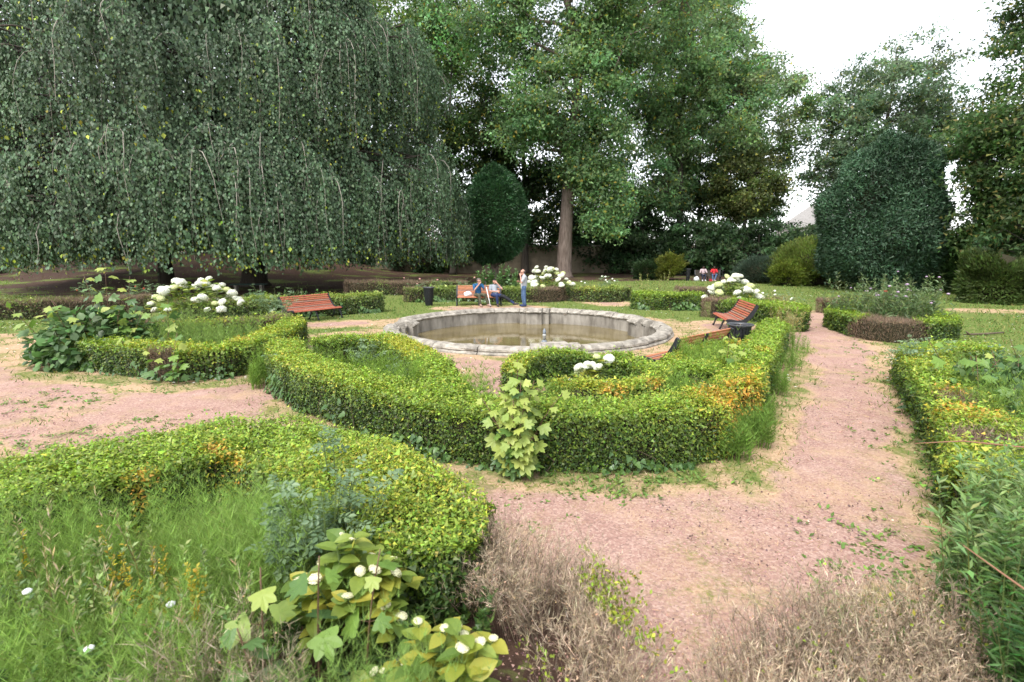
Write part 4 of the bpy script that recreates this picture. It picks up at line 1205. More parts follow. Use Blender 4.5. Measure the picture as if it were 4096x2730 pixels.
def person(label, loc, rz, J, mats, vox=0.009, hat=False, bald=False, scale=1.0, group=None, brace=False, sleeve=0.75, look=(0, -1, 0)):
    """J: joints in a frame facing -Y. keys: pelvis chest neck head; sh, el, ha, hip, kn, an, toe as (left,right) pairs (x<0 first)"""
    root = empty('person', loc, rz, label, 'person', group)
    root.scale = (scale,) * 3
    V = {k: ([Vector(a) for a in v] if k in ('sh', 'el', 'ha', 'hip', 'kn', 'an', 'toe') else Vector(v)) for k, v in J.items()}
    b = MB()
    capsule(b, V['pelvis'], V['chest'], 0.12, 0.125)
    for s in (0, 1):
        capsule(b, V['chest'], V['sh'][s], 0.10, 0.055)
        capsule(b, V['sh'][s], V['el'][s], 0.05, 0.040)
        capsule(b, V['el'][s], V['ha'][s], 0.040, 0.027)
        capsule(b, V['pelvis'], V['hip'][s], 0.11, 0.09)
        capsule(b, V['hip'][s], V['kn'][s], 0.082, 0.056)
        capsule(b, V['kn'][s], V['an'][s], 0.055, 0.036)
        capsule(b, V['an'][s], V['toe'][s], 0.036, 0.026)
        # hand: palm, four fingers, thumb
        f = (V['ha'][s] - V['el'][s]).normalized()
        curl = Vector(J.get('curl', (0, 0.4, 0.2)))
        tside = (V['pelvis'] + Vector((0, 0, 0.6)) - V['ha'][s]); tside = (tside - f * tside.dot(f)).normalized()
        pn = f.cross(tside).normalized()
        palm = V['ha'][s] + f * 0.05
        for q in (-0.022, 0, 0.022): capsule(b, V['ha'][s] + tside * q * 0.6, palm + tside * q + f * 0.03, 0.018, 0.015, 8)
        for k, (q, ll) in enumerate(((-0.033, 0.055), (-0.011, 0.07), (0.011, 0.075), (0.032, 0.066))):
            k0 = palm + tside * q + f * 0.035
            k1 = k0 + (f * 0.9 + tside * q * 4).normalized() * ll * 0.55
            k2 = k1 + (f + pn * 0.7).normalized() * ll * 0.5
            capsule(b, k0, k1, 0.0105, 0.0095, 7); capsule(b, k1, k2, 0.0095, 0.008, 7)
        capsule(b, V['ha'][s] + tside * 0.022 + f * 0.02, palm + tside * 0.06 + f * 0.01, 0.013, 0.010, 7)
        capsule(b, palm + tside * 0.06 + f * 0.01, palm + tside * 0.068 + f * 0.04, 0.010, 0.008, 7)
    capsule(b, V['chest'] + Vector((0, 0, 0.08)), V['head'] - Vector((0, 0, 0.06)), 0.062, 0.056)
    lk = Vector(look).normalized(); up = (V['head'] - V['neck']).normalized()
    lk = (lk - up * lk.dot(up)).normalized(); sd = lk.cross(up)
    H = V['head']
    capsule(b, H - lk * 0.015 + up * 0.035, H + lk * 0.02 + up * 0.03, 0.088, 0.080)
    capsule(b, H + up * 0.0 + lk * 0.02, H + lk * 0.045 - up * 0.085, 0.072, 0.042)
    capsule(b, H + lk * 0.098 + up * 0.015, H + lk * 0.122 - up * 0.022, 0.010, 0.017, 8)
    capsule(b, H + lk * 0.088 - up * 0.062 + sd * 0.02, H + lk * 0.088 - up * 0.062 - sd * 0.02, 0.011, 0.011, 8)
    for q in (-1, 1):
        capsule(b, H + sd * q * 0.083 + up * 0.018, H + sd * q * 0.086 - up * 0.018, 0.016, 0.012, 8)
        capsule(b, H + lk * 0.088 + up * 0.033 + sd * q * 0.018, H + lk * 0.083 + up * 0.033 + sd * q * 0.05, 0.010, 0.010, 8)
    melt('body', b, vox, mats['skin'], root)
    for q in (-1, 1):
        e = MB(); e.ball(H + lk * 0.093 + up * 0.014 + sd * q * 0.032, 0.011, 8, 6); e.build('eye', mats.get('eye', M_IRON), root, True)
    # hair
    h = MB()
    if bald:
        for q in (-1, 1): capsule(h, H - lk * 0.04 + sd * q * 0.070 + up * 0.015, H - lk * 0.075 + sd * q * 0.035 - up * 0.03, 0.030, 0.035)
        capsule(h, H - lk * 0.08 + up * 0.01, H - lk * 0.075 - up * 0.04, 0.04, 0.035)
    else:
        capsule(h, H - lk * 0.035 + up * 0.05, H + lk * 0.012 + up * 0.07, 0.088, 0.068)
        capsule(h, H - lk * 0.05 + up * 0.03, H - lk * 0.06 - up * 0.04, 0.075, 0.05)
    melt('hair', h, 0.014, mats['hair'], root)
    if mats.get('beard'):
        h = MB(); capsule(h, H + lk * 0.07 - up * 0.085 - sd * 0.03, H + lk * 0.07 - up * 0.085 + sd * 0.03, 0.034, 0.034)
        for q in (-1, 1): capsule(h, H + lk * 0.06 - up * 0.08 + sd * q * 0.03, H + sd * q * 0.068 - up * 0.02, 0.026, 0.018)
        melt('beard', h, 0.014, mats['beard'], root)
    # clothes
    c = MB()
    capsule(c, V['pelvis'] + (V['chest'] - V['pelvis']) * 0.02, V['chest'], 0.145, 0.148)
    capsule(c, V['pelvis'] + Vector((0, 0.0, -0.02)), V['pelvis'] + (V['chest'] - V['pelvis']) * 0.4, 0.15, 0.152)
    for s in (0, 1):
        capsule(c, V['chest'] + Vector((0, 0, 0.03)), V['sh'][s], 0.115, 0.072)
        capsule(c, V['sh'][s], V['sh'][s].lerp(V['el'][s], sleeve), 0.074, 0.066)
    capsule(c, V['chest'] + Vector((0, 0, 0.06)), V['neck'], 0.09, 0.068)
    melt('shirt', c, 0.013, mats['shirt'], root, 2)
    t = MB()
    for s in (0, 1):
        capsule(t, V['pelvis'] + Vector((0, 0, 0.0)), V['hip'][s], 0.14, 0.112)
        capsule(t, V['hip'][s], V['kn'][s], 0.104, 0.078)
        capsule(t, V['kn'][s], V['an'][s].lerp(V['kn'][s], 0.1), 0.077, 0.058)
    melt('trousers', t, 0.013, mats['trousers'], root, 2)
    for s in (0, 1):
        h = MB()
        back = (V['an'][s] - V['toe'][s]); back.normalize()
        capsule(h, V['an'][s] + back * 0.03 - Vector((0, 0, 0.03)), V['toe'][s], 0.052, 0.042)
        capsule(h, V['an'][s], V['an'][s] + Vector((0, 0, 0.03)) * 0.6, 0.05, 0.048)
        melt('shoe', h, 0.013, mats['shoe'], root, 2)
    if brace:
        h = MB(); s = 1
        capsule(h, V['kn'][s].lerp(V['hip'][s], 0.35), V['kn'][s], 0.098, 0.09); capsule(h, V['kn'][s], V['an'][s].lerp(V['kn'][s], 0.45), 0.09, 0.078)
        melt('knee_brace', h, 0.013, flat('black_brace', (0.012, 0.014, 0.018), 0.7), root, 2)
    return root


m_jean = rough_mat('blue_denim', (0.045, 0.085, 0.17), (0.09, 0.15, 0.26), 9, 0.85, 0.4, 60)
m_jeand = rough_mat('dark_denim', (0.012, 0.022, 0.07), (0.03, 0.05, 0.13), 9, 0.85, 0.4, 60)
m_grey = rough_mat('grey_cotton', (0.30, 0.32, 0.34), (0.40, 0.42, 0.45), 6, 0.9, 0.4, 14)
m_greyd = rough_mat('marl_grey_cotton', (0.20, 0.22, 0.25), (0.30, 0.32, 0.35), 6, 0.9, 0.4, 14)
m_blue = rough_mat('patterned_blue_shirt', (0.008, 0.03, 0.08), (0.02, 0.12, 0.26), 11, 0.85, 0.3, 20, c3=(0.18, 0.42, 0.60))
m_camo = rough_mat('camouflage_cloth', (0.035, 0.035, 0.022), (0.10, 0.095, 0.06), 10, 0.9, 0.3, 20, c3=(0.22, 0.16, 0.12))
m_hairg = flat('grey_hair', (0.13, 0.11, 0.10), 0.7)
m_hairb = flat('black_hair', (0.012, 0.011, 0.010), 0.5)
m_shoe = flat('dark_trainer', (0.03, 0.028, 0.03), 0.6)
m_shoet = flat('tan_shoe', (0.30, 0.20, 0.16), 0.7)

# man in the blue shirt, left on the bench
person('man in blue patterned shirt and camouflage trousers sitting with hand at mouth', (-1.62, 24.55, 0), math.radians(12),
       dict(pelvis=(0, 0.04, 0.53), chest=(0.01, 0.08, 0.92), neck=(0.02, 0.06, 1.06), head=(0.04, 0.02, 1.18), sh=[(-0.185, 0.08, 0.98), (0.19, 0.08, 0.98)], el=[(-0.20, -0.16, 0.76), (0.30, -0.08, 0.80)],
            ha=[(0.02, -0.17, 1.03), (0.30, -0.30, 0.93)], hip=[(-0.10, 0.0, 0.52), (0.10, 0.0, 0.52)], kn=[(-0.02, -0.44, 0.54), (0.26, -0.44, 0.54)], an=[(0.03, -0.52, 0.10), (0.40, -0.50, 0.10)], toe=[(0.06, -0.70, 0.045), (0.52, -0.66, 0.045)]),
       dict(skin=M_SKIN, hair=m_hairg, shirt=m_blue, trousers=m_camo, shoe=m_shoet), look=(0.85, -0.5, 0.02), sleeve=0.85)
person('man in grey shirt slouching on the bench, one leg stretched out, hand over face', (-0.82, 24.55, 0), math.radians(6),
       dict(pelvis=(0, -0.02, 0.52), chest=(-0.02, 0.14, 0.88), neck=(-0.01, 0.17, 1.00), head=(0.0, 0.15, 1.12), sh=[(-0.20, 0.15, 0.93), (0.18, 0.13, 0.93)], el=[(-0.24, -0.08, 0.70), (0.34, -0.06, 0.80)],
            ha=[(0.05, -0.20, 0.70), (0.10, -0.02, 1.08)], hip=[(-0.10, -0.05, 0.52), (0.10, -0.05, 0.52)], kn=[(0.06, -0.46, 0.52), (0.42, -0.36, 0.46)], an=[(0.10, -0.42, 0.10), (0.88, -0.52, 0.15)], toe=[(0.10, -0.62, 0.045), (1.06, -0.60, 0.14)]),
       dict(skin=M_SKIN, hair=m_hairb, beard=m_hairb, shirt=m_greyd, trousers=m_jeand, shoe=m_shoe), look=(0.15, -1, 0.15), brace=True)
person('standing man in grey shirt and blue jeans, arm raised to chin', (0.55, 24.15, 0), math.radians(-84),
       dict(pelvis=(0, 0.0, 0.95), chest=(0, 0.03, 1.32), neck=(0, 0.0, 1.49), head=(0, -0.04, 1.62), sh=[(-0.19, 0.03, 1.41), (0.19, 0.03, 1.41)], el=[(-0.24, -0.08, 1.13), (0.23, -0.13, 1.14)],
            ha=[(0.04, -0.25, 1.18), (0.05, -0.16, 1.44)], hip=[(-0.09, 0.0, 0.90), (0.09, 0.0, 0.90)], kn=[(-0.10, -0.03, 0.50), (0.10, 0.02, 0.50)], an=[(-0.11, 0.02, 0.09), (0.11, 0.06, 0.09)], toe=[(-0.12, -0.15, 0.045), (0.13, -0.11, 0.045)]),
       dict(skin=M_SKIN, hair=m_hairg, shirt=m_grey, trousers=m_jean, shoe=m_jeand), bald=True, look=(0, -1, 0.0))
cr = empty('crutch', (-1.62, 24.55, 0), math.radians(12), 'white walking crutch held by the man in the blue shirt', 'crutch')
mb = MB(); mb.tube([(0.33, -0.36, 0.93), (0.46, -0.80, 0.03)], [0.02, 0.016], 8); mb.build('shaft', flat('white_enamel', (0.8, 0.8, 0.8), 0.4), cr, True)
mb = MB(); mb.tube([(0.33, -0.36, 0.92), (0.31, -0.28, 1.06), (0.30, -0.22, 1.17)], [0.02, 0.02, 0.03], 8); mb.tube([(0.33, -0.36, 0.93), (0.42, -0.40, 0.95)], 0.018, 8); mb.build('handle', M_BIN, cr, True)
mb = MB(); mb.tube([(0.458, -0.79, 0.05), (0.466, -0.82, 0.0)], [0.022, 0.024], 8); mb.build('rubber_tip', M_BIN, cr, True)
# white bag on the bench
mb = MB(); mb.ball((0, 0, 0.11), (0.20, 0.14, 0.13), 16, 10)
mb.v = [(x + 0.02 * math.sin(17 * z + 9 * y), y + 0.02 * math.sin(13 * x), max(z + 0.02 * math.sin(19 * x + 7 * y), 0.0)) for x, y, z in mb.v]
o = mb.build('plastic_bag', flat('white_plastic', (0.80, 0.80, 0.82), 0.4), None, True); o.location = (-2.12, 24.5, 0.45)
tag(o, 'white plastic bag lying on the bench by the man in blue', 'bag')

# far seated pair on a bench at the wood edge
fb = make_bench(M_BARKD, worn=M_BARKD); fb.location = (17.5, 46.1, 0); fb.rotation_euler = (0, 0, math.radians(-12))
tag(fb, 'distant dark bench under the trees with two people sitting', 'bench', 'benches round the basin')
SIT = dict(pelvis=(0, 0.04, 0.53), chest=(0.0, 0.08, 0.92), neck=(0.0, 0.04, 1.06), head=(0.0, 0.0, 1.18), sh=[(-0.19, 0.06, 0.98), (0.19, 0.06, 0.98)], el=[(-0.27, -0.10, 0.74), (0.27, -0.10, 0.74)], ha=[(-0.10, -0.32, 0.68), (0.10, -0.32, 0.68)],
           hip=[(-0.10, 0, 0.52), (0.10, 0, 0.52)], kn=[(-0.11, -0.44, 0.54), (0.11, -0.44, 0.54)], an=[(-0.12, -0.48, 0.10), (0.12, -0.48, 0.10)], toe=[(-0.13, -0.68, 0.045), (0.13, -0.68, 0.045)])
person('distant seated person in pale pink top, dark trousers and white shoes', (17.05, 46.0, 0), math.radians(-10), SIT,
       dict(skin=M_SKIND, hair=m_hairb, shirt=flat('pale_pink_knit', (0.50, 0.38, 0.40)), trousers=flat('navy_trousers', (0.02, 0.025, 0.05)), shoe=flat('white_shoe', (0.8, 0.8, 0.8))), 0.014, sleeve=1.0)
S2 = dict(SIT); S2['an'] = [(-0.12, -0.48, 0.10), (0.02, -0.52, 0.10)]; S2['toe'] = [(-0.16, -0.68, 0.045), (0.10, -0.70, 0.045)]; S2['kn'] = [(-0.16, -0.44, 0.54), (0.16, -0.44, 0.56)]
person('distant seated person in bright red shirt and blue jeans', (17.95, 45.85, 0), math.radians(-14), S2,
       dict(skin=M_SKIND, hair=m_hairb, shirt=flat('red_jersey', (0.55, 0.02, 0.03)), trousers=m_jean, shoe=flat('pinkish_shoe', (0.5, 0.38, 0.36))), 0.014, sleeve=0.8)
mb = MB(); mb.ball((0, 0, 0.20), (0.24, 0.15, 0.22), 12, 8)
mb.v = [(x * (1.2 - z), y + 0.02 * math.sin(23 * x), max(z + 0.02 * math.sin(21 * x), 0)) for x, y, z in mb.v]
o = mb.build('shopping_bag', flat('white_bag_plastic', (0.75, 0.77, 0.80), 0.4), None, True); o.location = (16.3, 45.5, 0)
tag(o, 'white shopping bag on the ground beside the distant pair', 'bag')
mb = MB(); mb.box((-0.12, -0.07, 0), (0.12, 0.07, 0.17)); mb.box((-0.10, -0.05, 0.17), (0.10, 0.05, 0.20))
o = mb.build('red_box', flat('red_card', (0.4, 0.03, 0.05)), None); o.location = (17.45, 45.2, 0)
tag(o, 'small red box on the ground between the distant pair', 'box')


# ------------------------------------------------------------------ leafy plants with leaves of their own
def leaf_mesh(name, outline, mat, fold=0.12, curl=0.15):
    """outline: right half (x,y) from base to tip with y 0..1; mirrored, folded along the midrib"""
    half = outline
    mid = [(0.0, y) for _, y in half]
    V, F = [], []
    for i, (x, y) in enumerate(half):
        V.append((0, y, -curl * y * y)); V.append((x, y, fold * x - curl * y * y)); V.append((-x, y, fold * x - curl * y * y))
    for i in range(len(half) - 1):
        a, b = i * 3, i * 3 + 3
        F += [(a, a + 1, b + 1, b), (a, b, b + 2, a + 2)]
    me = bpy.data.meshes.new(name); me.from_pydata(V, [], F); me.update(); me.materials.append(mat)
    return me


def maple_mesh(name, mat):
    ang = [(-158, 0.36), (-135, 0.46), (-108, 0.80), (-96, 0.78), (-82, 0.70), (-70, 0.60), (-55, 0.82), (-42, 1.0), (-33, 0.90), (-24, 0.76), (-18, 0.68), (-12, 0.90), (-6, 0.96), (0, 1.15)]
    pts = ang + [(-a, r) for a, r in ang[-2::-1]]
    V = [(0, 0.0, 0)]
    for a, r in pts:
        t = math.radians(a)
        x, y = r * math.sin(t) * 0.58, r * math.cos(t) * 0.58 + 0.22
        V.append((x, y, 0.12 * abs(x) - 0.28 * (x * x + y * y)))
    V[0] = (0, 0.22, 0.0)
    V.append((0, 0, 0.0))
    n = len(pts)
    F = [(0, i + 1, i + 2) for i in range(n - 1)] + [(0, n, n + 1), (0, n + 1, 1)]
    me = bpy.data.meshes.new(name); me.from_pydata(V, [], [tuple(reversed(f)) for f in F]); me.update(); me.materials.append(mat)
    return me


ML_YOUNG = foliage_mat('young_sycamore_leaf', 0.42, 0.35, 0.3, base=(0.36, 0.41, 0.10), alt=(0.24, 0.33, 0.08))
ML_MID = foliage_mat('sycamore_leaf', 0.42, 0.3, 0.35, base=(0.17, 0.28, 0.05), alt=(0.09, 0.17, 0.045))
ML_DARK = foliage_mat('old_sycamore_leaf', 0.4, 0.25, 0.4, base=(0.065, 0.13, 0.045), alt=(0.11, 0.19, 0.055))
ML_IVY = foliage_mat('ivy_leaf', 0.38, 0.15, 0.45, base=(0.035, 0.085, 0.022), alt=(0.085, 0.16, 0.035))
ML_ROSE = foliage_mat('rose_leaf', 0.45, 0.25, 0.35, base=(0.10, 0.165, 0.085), alt=(0.20, 0.28, 0.14))
ML_HYD = foliage_mat('hydrangea_leaf', 0.42, 0.3, 0.35, base=(0.10, 0.17, 0.03), alt=(0.22, 0.28, 0.05))
ML_HYDY = foliage_mat('yellowed_hydrangea_leaf', 0.45, 0.35, 0.3, base=(0.26, 0.31, 0.05), alt=(0.40, 0.36, 0.06))
ME_MAPLE = {'young': maple_mesh('leaf', ML_YOUNG), 'mid': maple_mesh('leaf', ML_MID), 'dark': maple_mesh('leaf', ML_DARK)}
OV = [(0.0, 0.0), (0.20, 0.14), (0.32, 0.36), (0.30, 0.58), (0.17, 0.82), (0.0, 1.0)]
ME_HYD = leaf_mesh('leaf', OV, ML_HYD, 0.25, 0.22)
ME_HYDY = leaf_mesh('leaf', OV, ML_HYDY, 0.25, 0.22)
ME_IVY = leaf_mesh('leaf', [(0.0, 0.0), (0.34, 0.05), (0.46, 0.22), (0.27, 0.42), (0.30, 0.58), (0.0, 1.0)], ML_IVY, 0.15, 0.12)


def rose_leaf_mesh():
    V, F = [], []
    for (px, py, an, L) in ((0, 0.62, 0, 0.38), (0.02, 0.52, -65, 0.30), (-0.02, 0.52, 65, 0.30), (0.02, 0.27, -72, 0.26), (-0.02, 0.27, 72, 0.26)):
        b = len(V); t = math.radians(an)
        for (x, y) in ((0, 0), (0.22, 0.3), (0.24, 0.6), (0, 1.0), (-0.24, 0.6), (-0.22, 0.3)):
            xx, yy = x * L * 1.15, y * L
            V.append((px + xx * math.cos(t) - yy * math.sin(t), py + xx * math.sin(t) + yy * math.cos(t), 0.10 * abs(x) - 0.2 * (py + yy) ** 2))
        F += [(b, b + 1, b + 2, b + 3), (b, b + 3, b + 4, b + 5)]
    b = len(V); V += [(-0.008, 0, 0), (0.008, 0, 0), (0.006, 0.64, -0.08), (-0.006, 0.64, -0.08)]; F.append((b, b + 1, b + 2, b + 3))
    me = bpy.data.meshes.new('leaf'); me.from_pydata(V, [], F); me.update(); me.materials.append(ML_ROSE)
    return me


ME_ROSE = rose_leaf_mesh()


def flower_mesh(name, mat, florets=70, fl=0.16):
    """a domed head of small four petalled florets over a solid inside"""
    mb = MB(); mb.ball((0, 0, 0.1), (0.42, 0.42, 0.34), 10, 6)
    for i in range(florets):
        z = 1 - (i + 0.5) / florets * 1.35; an = i * 2.39996
        r = math.sqrt(max(0, 1 - z * z))
        nrm = Vector((r * math.cos(an), r * math.sin(an), z))
        c = Vector((nrm.x * 0.47, nrm.y * 0.47, 0.1 + nrm.z * 0.38)) * random.uniform(0.95, 1.1)
        u = nrm.orthogonal().normalized(); w = nrm.cross(u); a0 = random.uniform(0, 6)
        V = [c - nrm * 0.02]
        for k in range(8):
            a = a0 + k * math.pi / 4; rr2 = fl * (1.0 if k % 2 == 0 else 0.62) * 0.62
            V.append(c + (u * math.cos(a) + w * math.sin(a)) * rr2 + nrm * random.uniform(0.0, 0.04))
        mb.add(V, [(0, 1 + k, 1 + (k + 1) % 8) for k in range(8)])
    return mb.mesh(name, mat)


ME_FLW = flower_mesh('flower_head', M_WHITE)
M_CREAM = rough_mat('greenish_petal', (0.50, 0.56, 0.22), (0.66, 0.68, 0.40), 30, 0.7, 0.2, spec=0.2)
ME_FLC = flower_mesh('flower_head', M_CREAM)
M_LACE = rough_mat('cream_floret', (0.62, 0.60, 0.34), (0.76, 0.74, 0.52), 30, 0.7, 0.2, spec=0.2)
ME_LACE = flower_mesh('flower_head', M_LACE, 40, 0.24)
M_STEMR = flat('red_stem', (0.13, 0.075, 0.045), 0.6)
M_STEMG = flat('green_stem', (0.12, 0.17, 0.05), 0.6)


def orient(p, d, nrm, s):
    """matrix taking a leaf (y = along, z = face) to point p, direction d, face nrm, size s"""
    d = Vector(d).normalized(); nrm = Vector(nrm)
    z = (nrm - d * nrm.dot(d)); z = z.normalized() if z.length > 1e-5 else d.orthogonal().normalized()
    x = d.cross(z)
    M = Matrix((x, d, z)).transposed().to_4x4()
    return Matrix.Translation(p) @ M @ Matrix.Scale(s, 4)


def rnd(a=1.0):
    return Vector((random.gauss(0, a), random.gauss(0, a), random.gauss(0, a)))


def sycamore(label, loc, shoots, leafsize, group='sycamore seedlings', younger=0.3, fill=None):
    """shoots: (x,y,height,lean x,lean y, leaf pairs)"""
    root = empty('sycamore_sapling', (loc[0], loc[1], tz(*loc)), 0, label, 'sapling', group)
    for (x, y, h, lx, ly, nn) in shoots:
        pts = [Vector((x + lx * t * t, y + ly * t * t, h * t)) for t in np.linspace(0, 1, 7)]
        mb = MB(); mb.tube(pts, [0.006 * (1 - 0.7 * i / 6) + 0.002 for i in range(7)], 5)
        a0 = random.uniform(0, 6)
        todo = []
        for k in range(nn):
            t = 0.12 + 0.88 * (k + 0.5) / nn
            p = pts[0].lerp(pts[-1], t); i = min(int(t * 6), 5); p = pts[i].lerp(pts[i + 1], t * 6 - i)
            a0 += math.pi / 2 + random.gauss(0, 0.25)
            for s in (0, math.pi):
                a = a0 + s + random.gauss(0, 0.2)
                ln = leafsize * random.uniform(0.55, 1.0) * (1.15 - 0.55 * t)
                el = random.uniform(0.1, 0.7)
                q = p + Vector((math.cos(a), math.sin(a), el)) * ln * 0.6
                mb.tube([p, q], [0.0022, 0.0018], 4)
                todo.append((q, Vector((math.cos(a), math.sin(a), -0.25 + random.gauss(0, 0.25))), t, ln))
        tag(mb.build('stem', M_STEMR, root, True), kind='stuff')
        for (q, d, t, ln) in todo:
            kind = 'young' if random.random() < younger * (0.3 + 1.6 * t ** 2) else ('mid' if random.random() < 0.35 + 0.4 * t else 'dark')
            inst('leaf', ME_MAPLE[kind], root, orient(q, d, Vector((0, 0, 1)) + rnd(0.3) + Vector((0, -0.45, 0)), ln * 2.0))
    if fill:
        n, rx, ry, hz, sz = fill
        d = jit_dirs(n); d[:, 2] = np.abs(d[:, 2])
        P = d * np.array((rx, ry, hz)) * (rng.random((n, 1)) ** 0.35); P[:, 2] += 0.05
        T = unit(d * 0.6 + jit_dirs(n) * 0.7 + np.array((0, 0, -0.3)))
        L = sz * rng.uniform(0.6, 1.2, n)
        leaves_mesh('inner_leaves', P, unit(d + jit_dirs(n) * 0.4 + np.array((0, 0, 0.8))), T, L, L * 0.85, vary(np.array((0.075, 0.14, 0.045)), n, 0.25, 0.08), M_LEAF, root, 0.12, 6)
    return root


sycamore('bright yellow green sycamore seedling growing up the front of the central hedge', (0.06, 5.6),
         [(0, 0, 1.36, 0.0, 0.05, 14), (0.05, 0.02, 1.12, 0.14, 0.0, 12), (-0.04, 0, 1.1, -0.14, -0.05, 12), (0.02, -0.05, 0.8, -0.08, -0.2, 9), (0, 0, 0.92, 0.08, -0.18, 10), (-0.05, 0, 0.7, -0.22, -0.1, 8), (0.05, -0.04, 0.55, 0.12, -0.2, 7), (0.1, 0.0, 0.95, 0.42, 0.1, 8), (0.0, -0.05, 0.95, -0.05, -0.1, 11), (0.0, -0.06, 0.5, -0.1, -0.2, 6), (-0.1, 0.0, 0.9, -0.3, 0.05, 8), (0.0, -0.04, 1.15, 0.04, -0.05, 12), (0.03, -0.08, 0.72, 0.0, -0.15, 9)], 0.125, younger=0.75)
sh = []
for i in range(27):
    a = random.uniform(0, 6.28); r = random.uniform(0.1, 1.25)
    sh.append((r * math.cos(a) * 1.0, r * math.sin(a) * 0.7, random.uniform(0.8, 1.5), 0.35 * math.cos(a) + random.gauss(0, 0.15), 0.3 * math.sin(a) + random.gauss(0, 0.15), 4))
sh += [(0.3, 0, 2.3, 0.1, 0, 9), (0.0, 0.1, 2.05, -0.2, 0, 8), (0.65, 0.1, 2.0, 0.2, 0, 8), (-1.0, -0.2, 1.5, -0.8, -0.2, 6), (1.7, -0.1, 1.5, 0.1, 0, 5), (2.0, -0.8, 0.9, 0.3, -0.1, 5), (1.3, -1.0, 0.75, 0.2, -0.2, 5)]
sycamore('large dark leaved sycamore bush with yellow top shoots, left bed', (-9.6, 11.7), sh, 0.19, younger=0.33, fill=(1900, 1.5, 0.95, 1.25, 0.2))
sycamore('single sycamore shoot with blue green leaves in the right hand loop bed', (3.75, 8.75), [(0, 0, 1.15, 0.0, -0.05, 8), (0.1, 0, 0.9, 0.2, 0, 6)], 0.13, younger=0.4)
sycamore('foreground sycamore seedling with large drooping leaves among horsetail', (-1.18, 2.35),
         [(-0.12, 0, 0.98, 0.03, 0, 4), (0.12, 0.1, 0.98, 0.05, 0, 3), (0.36, 0.16, 0.95, 0.1, 0.05, 3), (-0.1, -0.1, 0.78, -0.03, -0.08, 4)], 0.125, younger=0.35)
sycamore('small reddish sycamore seedling in front of the left bed hedge', (-6.6, 9.7), [(0, 0, 1.0, 0.05, 0.2, 5), (-0.3, 0.1, 0.7, -0.2, 0, 4), (0.1, 0, 0.5, 0.1, -0.1, 4)], 0.15, younger=0.2)
sh = [(random.uniform(-1.4, 1.3), random.uniform(-0.8, 1.0), random.uniform(0.7, 1.25), random.gauss(0, 0.2), random.gauss(0, 0.2), 5) for _ in range(24)]
sycamore('spreading bush of blue green lobed leaves behind the ragged right hedge', (7.7, 7.3), sh, 0.17, younger=0.1, fill=(1500, 1.6, 1.2, 0.85, 0.16))


def hydrangea(label, loc, rx, ry, h, nstem, nflower, size, lsize, group='white mophead hydrangeas', lace=False, z0=0.0, yel=0.2, seed=1):
    random.seed(seed)
    root = empty('hydrangea', (loc[0], loc[1], tz(*loc) + z0), 0, label, 'hydrangea', group)
    mb = MB(); tops = []; lv = []
    for i in range(nstem):
        a = random.uniform(0, 6.28); r = math.sqrt(random.random())
        e = Vector((rx * r * math.cos(a), ry * r * math.sin(a), h * (1 - 0.58 * r * r) * random.uniform(0.88, 1.06)))
        b = Vector((e.x * 0.35, e.y * 0.35, 0))
        pts = [b.lerp(e, t) + Vector((0, 0, 0.12 * h * math.sin(t * 3.1))) for t in (0, 0.33, 0.66, 1)]
        mb.tube(pts, [0.008, 0.007, 0.006, 0.005], 4)
        tops.append(e)
        for t in (0.45, 0.65, 0.82, 0.95):
            p = pts[0].lerp(pts[-1], t) + Vector((0, 0, 0.12 * h * math.sin(t * 3.1)))
            a2 = random.uniform(0, 6.28)
            for s in (0, math.pi):
                lv.append((p, Vector((math.cos(a2 + s), math.sin(a2 + s), random.uniform(-0.1, 0.6)))))
    tag(mb.build('stem', M_STEMG, root), kind='stuff')
    random.shuffle(lv)
    for p, d in lv[:300]:
        inst('leaf', ME_HYDY if random.random() < yel else ME_HYD, root, orient(p, d, Vector((0, 0, 1)) + rnd(0.25), lsize * random.uniform(0.7, 1.2)))
    for e in tops[:nflower]:
        s = size * random.uniform(0.7, 1.2)
        me = ME_LACE if lace else (ME_FLC if random.random() < 0.14 else ME_FLW)
        M = Matrix.Translation(e + Vector((0, 0, 0.02))) @ Matrix.Rotation(random.gauss(0, 0.3), 4, 'X') @ Matrix.Rotation(random.gauss(0, 0.3), 4, 'Y') @ Matrix.Rotation(random.uniform(0, 6), 4, 'Z') @ Matrix.Diagonal((s, s, s * (0.45 if lace else 0.85), 1))
        inst('flower_head', me, root, M)
    return root


hydrangea('white mophead hydrangea in the left bed beside the sycamore bush', (-10.1, 16.4), 1.6, 1.0, 1.75, 66, 50, 0.26, 0.24, seed=3)
hydrangea('white mophead hydrangea in front of the big brown trunk', (1.75, 27.2), 1.5, 0.8, 1.72, 55, 50, 0.30, 0.2, seed=4)
hydrangea('white mophead hydrangea behind the right hand bench', (9.0, 21.0), 1.15, 0.8, 1.55, 40, 34, 0.29, 0.2, seed=5)
hydrangea('small white mophead hydrangea inside the nearest ring hedge', (1.42, 8.35), 0.5, 0.32, 0.80, 16, 11, 0.17, 0.16, yel=0.45, seed=6)
hydrangea('pale budding hydrangea in the foreground beside the seedling leaves', (-0.98, 2.85), 0.44, 0.3, 0.84, 36, 15, 0.075, 0.14, 'budding hydrangeas in the foreground', True, yel=0.3, seed=7)
hydrangea('yellowing budding hydrangea at the bottom centre foreground', (-0.34, 2.2), 0.42, 0.36, 0.76, 37, 18, 0.055, 0.125, 'budding hydrangeas in the foreground', True, yel=0.55, seed=8)


